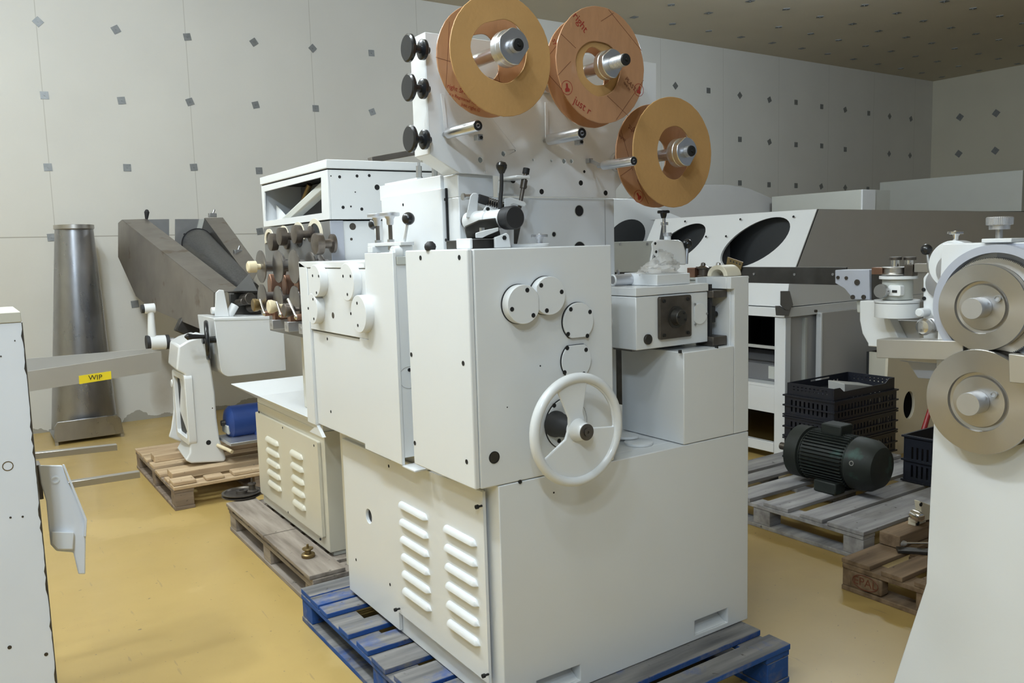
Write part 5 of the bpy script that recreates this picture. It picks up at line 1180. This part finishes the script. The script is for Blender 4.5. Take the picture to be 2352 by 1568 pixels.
s5 = MB().prism('y', [(xf5+.01, zb5), (9.0, zb5-.03), (9.0, 1.72), (6.6, 1.74), (xf5+.285, zt5)][::-1], 3.60, 3.62).build('end_sheet', M['greige_paint'], m5)
MB().box(xf5+.33, 9.0, 3.70, 5.18, 1.28, 1.74).build('interior_shade_box', M['dark_inside'], m5)  # near-black block standing in for the shade inside the housing
MB().box(xf5+.05, 9.0, 3.63, 5.18, 1.262, 1.275).build('housing_floor', M['grey_inside'], m5)
MB().prism('y', [(xf5+.08, zb5+.02), (xf5+.4, zb5+.02), (xf5+.4, zt5-.01), (xf5+.32, zt5-.01)][::-1], 4.42, 4.44).build('divider', M['grey_inside'], m5)
MB().prism('y', [(4.30, 1.075), (4.62, 1.075), (4.62, 1.255), (4.45, 1.255)][::-1] if False else [(4.66, 1.09), (9.0, 1.08), (9.0, 1.255), (4.70, 1.265)][::-1], 3.61, 5.1).build('lower_housing', M['white'], m5, bev=.004)
MB().box(4.64, 9.0, 3.60, 5.1, 1.02, 1.085).build('cabinet_top', M['white'], m5, bev=.003)
xcb = 4.65
MB().box(xcb, xcb+.06, 3.60, 3.69, 0, 1.018).build('corner_post', M['white'], m5, bev=.004)
MB().box(xcb+.061, 5.06, 3.64, 3.66, .02, 1.018).build('recess_panel', M['greige_paint'], m5)
MB().box(4.88, 4.90, 3.61, 3.6395, .02, 1.0).build('recess_strip', M['light_grey'], m5)
d5 = MB().box(5.02, 8.8, 3.575, 3.61, .02, 1.03).build('cabinet_door', M['greige_paint'], m5, bev=.004)
MB().box(5.0, 5.019, 3.57, 3.612, .02, 1.03).build('door_edge', M['white'], m5, bev=.003)
c = A(1873, 714, y=3.575); hole(c, (0, -1, 0), .010, d5, depth=.02, mt='iron')
hp_ = A(1840, 905, y=3.62); o = MB().box(hp_.x-.04, hp_.x+.05, 3.58, 3.64, hp_.z-.03, hp_.z+.03).cyl((hp_.x-.01, 3.59, hp_.z+.10), (hp_.x-.01, 3.59, hp_.z-.25), .010, n=12).build('door_catch', M['gunmetal'], m5, bev=.01)
MB().box(xcb+.01, xcb+.05, 3.70, 5.1, 0.06, .13).build('bottom_sill', M['white'], m5, bev=.003)
MB().box(xcb+.02, 6.2, 3.70, 5.1, .52, .54).build('shelf', M['white'], m5)
MB().box(xcb+.02, xcb+.04, 3.70, 5.1, .34, .519).build('shelf_front', M['white'], m5)
MB().box(xcb+.03, xcb+.05, 3.70, 5.1, .79, .81).build('shelf_rail', M['grey_paint'], m5)
MB().box(6.2, 6.22, 3.66, 5.1, .02, 1.0).box(xcb+.1, 6.2, 5.08, 5.1, .02, 1.0).box(xcb+.07, 6.2, 3.662, 3.675, .02, 1.0).build('inner_walls', M['dark_inside'], m5)
bx5 = thing('grey_box', 'dark grey box on the shelf inside the white cabinet', 'box', (5.0, 4.1, .541))
MB().box(4.78, 5.4, 3.78, 4.6, .541, .66).build('box_body', M['grey_inside'], bx5, bev=.004); MB().box(4.775, 4.7795, 3.78, 3.84, .56, .65).build('box_label', M['light_grey'], bx5)
# dark corner fittings
cf = [vy([(1792, 668), (1814, 668), (1822, 700), (1812, 712), (1804, 712), (1792, 700)], y) for y in (3.598, 3.56)]
MB().hull(cf).build('corner_fitting', M['worn_steel'], m5, bev=.003)
MB().hull([vy([(1780, 702), (1792, 702), (1805, 712), (1818, 704), (1812, 725), (1782, 724)], y) for y in (3.598, 3.565)]).build('corner_fitting', M['worn_steel'], m5, bev=.003)

m6 = thing('window_housing', 'white housing with a dark oval opening, seen between the column and the oval windowed machine', 'machine', (5.6, 5.6, 0))
w6 = vy([(1390, 455), (1412, 456), (1532, 503), (1500, 505), (1468, 560), (1390, 562)], 5.4)
MB().hull([w6, [p + V((.25, .02, 0)) for p in w6]]).build('white_front', M['white'], m6, bev=.003)
c = A(1440, 545, y=5.395); MB().hull([[V((c.x + .21*math.cos(a) + .06*math.sin(a), y_, c.z + .155*math.sin(a))) for a in [2*PI*k/36 for k in range(36)]] for y_ in (5.398, 5.3985)]).build('oval_opening_shade', M['dark_inside'], m6)  # thin dark oval on the front, coloured like a shaded opening
w7 = vy([(1390, 556), (1498, 553), (1485, 625), (1390, 625)], 4.6)
MB().hull([w7, [p + V((.04, .03, 0)) for p in w7]]).build('lower_guard', M['light_grey'], m6, bev=.002)
for px in (1424, 1486): screw(A(px, 560, y=4.6), (0, -1, 0), .010, m6, mt='zinc', h=.006)
MB().box(4.2, 6.1, 5.45, 6.4, 0, 1.45).build('housing_base', M['grey_inside'], m6)
p = A(1400, 620, y=4.62); MB().box(p.x, p.x+.35, 4.64, 5.44, 0, p.z).build('lower_base', M['gunmetal'], m6)
m7 = thing('beige_cover', 'plain beige sheet cover with sloped end rising behind the oval windowed machine', 'cover', (7.5, 6.6, 0))
w8 = vy([(1450, 470), (1560, 424), (1672, 424), (1720, 432), (1838, 482), (1838, 560), (1450, 560)], 7.3)
MB().hull([w8, [p + V((.1, .6, 0)) for p in w8]]).build('cover_sheet', M['greige_paint'], m7, bev=.01); MB().box(7.4, 8.9, 7.36, 7.8, 0, 1.5).build('cover_base', M['greige_paint'], m7)
xg = 9.0
m8 = thing('grey_cabinet', 'low grey cabinet with white end, between the beige cover and the tall grey cabinet', 'cabinet', (8, 5.8, 0))
q0, q1 = A(1740, 446, x=xg), A(1978, 435, x=xg)
MB().box(xg, xg+.6, q1.y, min(q0.y+.25, 7.2), 0, q1.z).build('cabinet_body', M['light_grey'], m8, bev=.004)
q2 = A(2008, 435, y=q1.y); MB().box(xg, q2.x, q1.y-.02, q1.y-.0005, 0, q1.z).build('white_end', M['white'], m8, bev=.003)
q3 = A(2013, 465, y=q1.y-.01); MB().box(q3.x-.03, q3.x+.05, q1.y+.02, q1.y+.08, q3.z-.06, q3.z+.06).build('side_fitting', M['gunmetal'], m8, bev=.01)
xe = 11.6
m9 = thing('tall_grey_cabinet', 'tall plain grey cabinet against the far right wall side, top right of the sloped housing', 'cabinet', (8, 4, 0))
q0, q1 = A(2021, 419, x=xe), A(2352, 397, x=xe)
MB().box(xe, xe+.9, 5.3, min(q0.y, 8.3), 0, q0.z).build('cabinet_body', M['light_grey'], m9, bev=.004)

# ------------------------------------------------------------------ pallets, motor and crates on the right
pallet('pallet', 'silver grey wooden pallet carrying the dark green motor and the black crates', 3.49, 4.95, 2.24, 3.46, [(0, .165), (.19, .30), (.36, .49), (.56, .68), (.74, .83), (.86, 1)], 'wood_grey', 'wood_grey', seed=21, h=.150)
pallet('pallet', 'brown wooden pallet stamped EPAL, partly hidden by the right foreground machine', 3.142, 4.30, 1.33, 2.125, [(0, .17), (.24, .36), (.42, .58), (.64, .76), (.83, 1)], 'wood_brown', 'wood_brown', seed=22)
tp = [o for o in COL.objects if o.name.startswith('pallet') and o.type == 'EMPTY'][-1]
blk = [o for o in tp.children if o.name.startswith('block')]
# stamp on the end of the far corner block (facing the camera's left)
by = A(1988, 1335, x=3.1455)
tb2 = MB().box(3.1435, 3.20, by.y-.075, by.y+.075, .024, .098).build('corner_block', M['wood_brown'], tp, bev=.008)
text('EPAL', (3.1430, by.y, .062), .052, (-1, 0, 0), (0, 0, 1), M['dark_ink'], tb2, name='stamp_lettering')
mb = MB(); n_ = 40
pts = [V((3.1428, by.y + .060*math.cos(2*PI*k/n_), .062 + .032*math.sin(2*PI*k/n_))) for k in range(n_+1)]
mb.tube(pts, .0022, 6).build('stamp_ring', M['dark_ink'], tb2)
# dark green motor, axis along y
mx, mz, r5 = 4.0, .325, .150
em = thing('electric_motor', 'dark green ribbed electric motor lying on the silver grey pallet', 'motor', (mx, 2.72, .15))
MB().lathe((mx, 3.02, mz), (0, -1, 0), [(0, 0), (0, .07), (.01, .12), (.03, r5), (.11, r5), (.115, r5*.9), (.12, r5*.9)], 48).build('end_bell', M['green'], em)
fn = MB(); fn.lathe((mx, 2.90, mz), (0, -1, 0), [(0, r5*.86), (.28, r5*.86)], 48)
for k in range(44):
    a = 2*PI*k/44; e = V((math.cos(a), 0, math.sin(a))); c = V((mx, 2.76, mz)) + e*r5*.92; u_ = V((-math.sin(a), 0, math.cos(a)))
    fn.bar(V((mx, 2.89, mz)) + e*r5*.90, V((mx, 2.63, mz)) + e*r5*.90, .004, .022, up=tuple(e))
fn.build('ribbed_body', M['green'], em)
MB().lathe((mx, 2.62, mz), (0, -1, 0), [(0, r5*.9), (.01, r5*.97), (.10, r5*.93), (.15, r5*.72), (.16, r5*.5), (.16, 0)], 48).build('fan_cover', M['green'], em)
MB().cyl((mx, 3.02, mz), (mx, 3.12, mz), .022, n=20).build('motor_shaft', M['iron'], em)
MB().obox((mx+.02, 2.76, mz+r5+.012), .11, .13, .06).build('terminal_box', M['green'], em, bev=.008)
MB().box(mx-.13, mx-.04, 2.66, 2.80, .1505, mz-r5*.72).build('motor_foot', M['green'], em, bev=.008)
MB().box(mx+.04, mx+.13, 2.66, 2.80, .1505, mz-r5*.72).build('motor_foot', M['green'], em, bev=.008)
MB().ring((mx-.135, 2.56, mz+.03), (-1, 0, .2), .009, .014, .006, 24).build('lifting_eye', M['zinc'], em)
def crate(label, x0, x1, y0, y1, z0_, h, lean=0, cut=False, group='black plastic crates'):
    t = thing('plastic_crate', label, 'crate', ((x0+x1)/2, (y0+y1)/2, z0_), group)
    def wall(axis, a0, a1, d, nm, slots=True, cutout=False):
        hs = []
        if slots:
            n = max(3, int((a1-a0)/.035)); 
            for k in range(n):
                c = a0 + .03 + (a1-a0-.06)*(k+.5)/n
                for z_ in (z0_+.03, z0_+h*.5):
                    hs.append([(c-.006, z_), (c+.006, z_), (c+.006, z_+h*.26), (c-.006, z_+h*.26)])
        pts = [(a0, z0_), (a1, z0_), (a1, z0_+h), (a0, z0_+h)]
        if cutout: pts = [(a0, z0_), (a1, z0_), (a1, z0_+h), (a1-.06, z0_+h), (a1-.10, z0_+h*.62), (a0+.10, z0_+h*.62), (a0+.06, z0_+h), (a0, z0_+h)]; hs = []
        mb = MB().prism(axis, pts, d, d + .006, hs); return mb
    a = wall('y', x0, x1, y0, 'w', cutout=cut)
    a.build('front_wall', M['crate'], t)
    hs = []
    nx = 9
    for k in (6, 7, 8) if cut else range(0): hs.append([(x0+(x1-x0)*(.62+.06*(k-5)), z0_+h*.25), (x0+(x1-x0)*(.65+.06*(k-5)), z0_+h*.25), (x0+(x1-x0)*(.65+.06*(k-5)), z0_+h*.52), (x0+(x1-x0)*(.62+.06*(k-5)), z0_+h*.52)])
    if cut: hs.append(rrect(x0+(x1-x0)*.36, x0+(x1-x0)*.68, z0_+h*.70, z0_+h*.86, h*.07))
    MB().prism('y', [(x0, z0_), (x1, z0_), (x1, z0_+h), (x0, z0_+h)], y1-.006, y1, hs).build('back_wall', M['crate'], t)
    wall('x', y0+.007, y1-.007, x0, 'w').build('side_wall', M['crate'], t); wall('x', y0+.007, y1-.007, x1-.006, 'w').build('side_wall', M['crate'], t)
    MB().box(x0+.007, x1-.007, y0+.007, y1-.007, z0_, z0_+.006).build('crate_floor', M['crate'], t)
    if not cut:
        rim_ = MB()
        for z_ in (z0_+h-.012, z0_+h*.45, z0_+.002):
            e = .010
            rim_.box(x0-e, x1+e, y0-e, y0-.0005, z_, z_+.010).box(x0-e, x0-.0005, y0, y1, z_, z_+.010).box(x1+.0005, x1+e, y0, y1, z_, z_+.010).box(x0-e, x1+e, y1+.0005, y1+e, z_, z_+.010)
        rim_.build('rim_rib', M['crate'], t)
    return t
cx0_, cx1_ = A(1916, 950, y=3.0).x, A(2058, 950, y=3.0).x
zz = .151
for k, lb in enumerate(('black ribbed plastic crate, lowest of the stack on the silver grey pallet', 'black ribbed plastic crate, second from the bottom of the stack', 'black ribbed plastic crate, just under the open topped one in the stack')):
    crate(lb, cx0_, cx1_, 3.0, 3.36, zz, .138); zz += .1385
ztop = A(1985, 851, y=3.3).z
crate('open fronted black crate with a handle hole, topmost of the stack', cx0_+.01, cx1_-.01, 3.01, 3.35, zz, ztop - zz, cut=True)
crate('black slotted plastic crate standing right of the stack on the silver grey pallet', 4.42, 4.94, 2.26, 2.60, .151, .27)
# grey plate inside the open crate
gp = thing('folded_sheet', 'folded grey sheet metal piece lying in the open topped crate', 'metal sheet', (cx0_+.2, 3.1, zz))
w9 = [A(1940, 881, y=3.08), A(2008, 886, y=3.08), A(2012, 925, y=3.08), A(1940, 925, y=3.08)]
for p_ in w9: p_.z = max(p_.z, zz + .008)
MB().hull([w9, [p_ + V((0, .12, .01)) for p_ in w9]]).build('sheet_body', M['grey_paint'], gp, bev=.004)
# white bucket
wbk = thing('paint_bucket', 'small cream bucket on the floor behind the motor, left of the crate stack', 'bucket', (A(1884, 990, y=3.50).x, 3.50, 0))
bz = A(1884, 983, y=3.50).z
MB().lathe((A(1884, 990, y=3.50).x, 3.53, 0), (0, 0, 1), [(0, .045), (bz-.02, .058), (bz-.018, .062), (bz, .062), (bz, .055), (.01, .042)], 40).build('bucket_body', M['cream'], wbk)
# cream guard panel with an oval hole behind the crates
gx0, gx1 = 5.15, 6.10
gd = thing('machine_guard', 'cream painted guard panel with an oval hole standing behind the crate stack', 'panel', (5.6, 3.25, 0))
hc_ = A(2088, 930, y=3.25); tl_ = A(2042, 812, y=3.25)
MB().prism('y', [(tl_.x-.05, 0), (6.4, 0), (6.4, tl_.z+.1), (tl_.x, tl_.z+.1)], 3.25, 3.27, [[(hc_.x + .07*math.cos(2*PI*k/32), hc_.z + .10*math.sin(2*PI*k/32)) for k in range(32)]]).build('guard_sheet', M['cream_ring'], gd, bev=.002)
MB().box(tl_.x, 6.4, 3.40, 3.42, 0, tl_.z).build('inner_sheet', M['dark_inside'], gd); MB().box(tl_.x, tl_.x+.02, 3.2705, 3.40, 0, tl_.z).build('side_sheet', M['cream'], gd)
rp = thing('red_lever', 'dark red bar leaning behind the right hand crate', 'bar', (4.98, 2.75, .15))
MB().tube([A(2115, 1010, y=2.75), A(2136, 940, y=2.75), A(2140, 915, y=2.75)], [.018, .014, .014]).build('bar_body', M['red'], rp)
MB().tube([A(2115, 1010, y=2.75), V((A(2115, 1010, y=2.75).x, 2.75, .151))], .012).build('bar_foot', M['iron'], rp)
# things on the EPAL pallet
wd = thing('wood_offcut', 'rough brown timber offcut lying on the EPAL pallet', 'timber', (3.55, 2.07, .145))
MB().box(3.42, 4.12, 2.02, 2.12, .1455, .205).build('offcut_body', M['wood_brown'], wd, bev=.004)
cb = thing('bearing_bracket', 'cream bearing bracket with a chrome cap standing on the timber offcut', 'bracket', (3.75, 1.99, .206))
w10 = vy([(2113, 1150), (2160, 1168), (2160, 1225), (2104, 1202), (2104, 1188), (2118, 1182)], 2.05)
for p_ in w10: p_.z = max(p_.z, .2055)
zmin = min(p_.z for p_ in w10)
MB().hull([w10, [p_ + V((0, .03, 0)) for p_ in w10]]).build('bracket_plate', M['cream_ring'], cb, bev=.004)
c = A(2112, 1184, y=2.03); MB().lathe(c + V((.0, .03, 0)), (-.4, -1, 0), [(0, .024), (.04, .024), (.055, .018), (.06, 0)], 28).build('chrome_cap', M['chrome'], cb)
MB().box(c.x+.01, c.x+.10, 2.055, 2.09, .2055, zmin+.03).build('bracket_base', M['cream_ring'], cb)
for px, py in ((2116, 1158), (2109, 1202)): hole(A(px, py, y=2.05), (0, -1, 0), .010, cb)
rc_ = thing('piston_rod', 'shiny chrome piston rod with a clear end lying on the EPAL pallet', 'rod', (3.35, 1.8, .16))
a, b = A(2082, 1247, z=.168), A(2150, 1247, z=.168)
MB().cyl(a, b, .0055, n=16).build('rod', M['chrome'], rc_); MB().lathe(a, (a-b), [(0, .008), (.01, .013), (.03, .013), (.045, .006)], 20).build('clear_end', M['wrap'], rc_)
db = thing('dark_bar', 'flat dark steel bar lying on the EPAL pallet under the chrome rod', 'bar', (3.4, 1.8, .146))
a, b = A(2060, 1262, z=.152), A(2150, 1268, z=.152)
MB().bar(a, b, .05, .014).build('bar_body', M['gunmetal'], db, bev=.002)
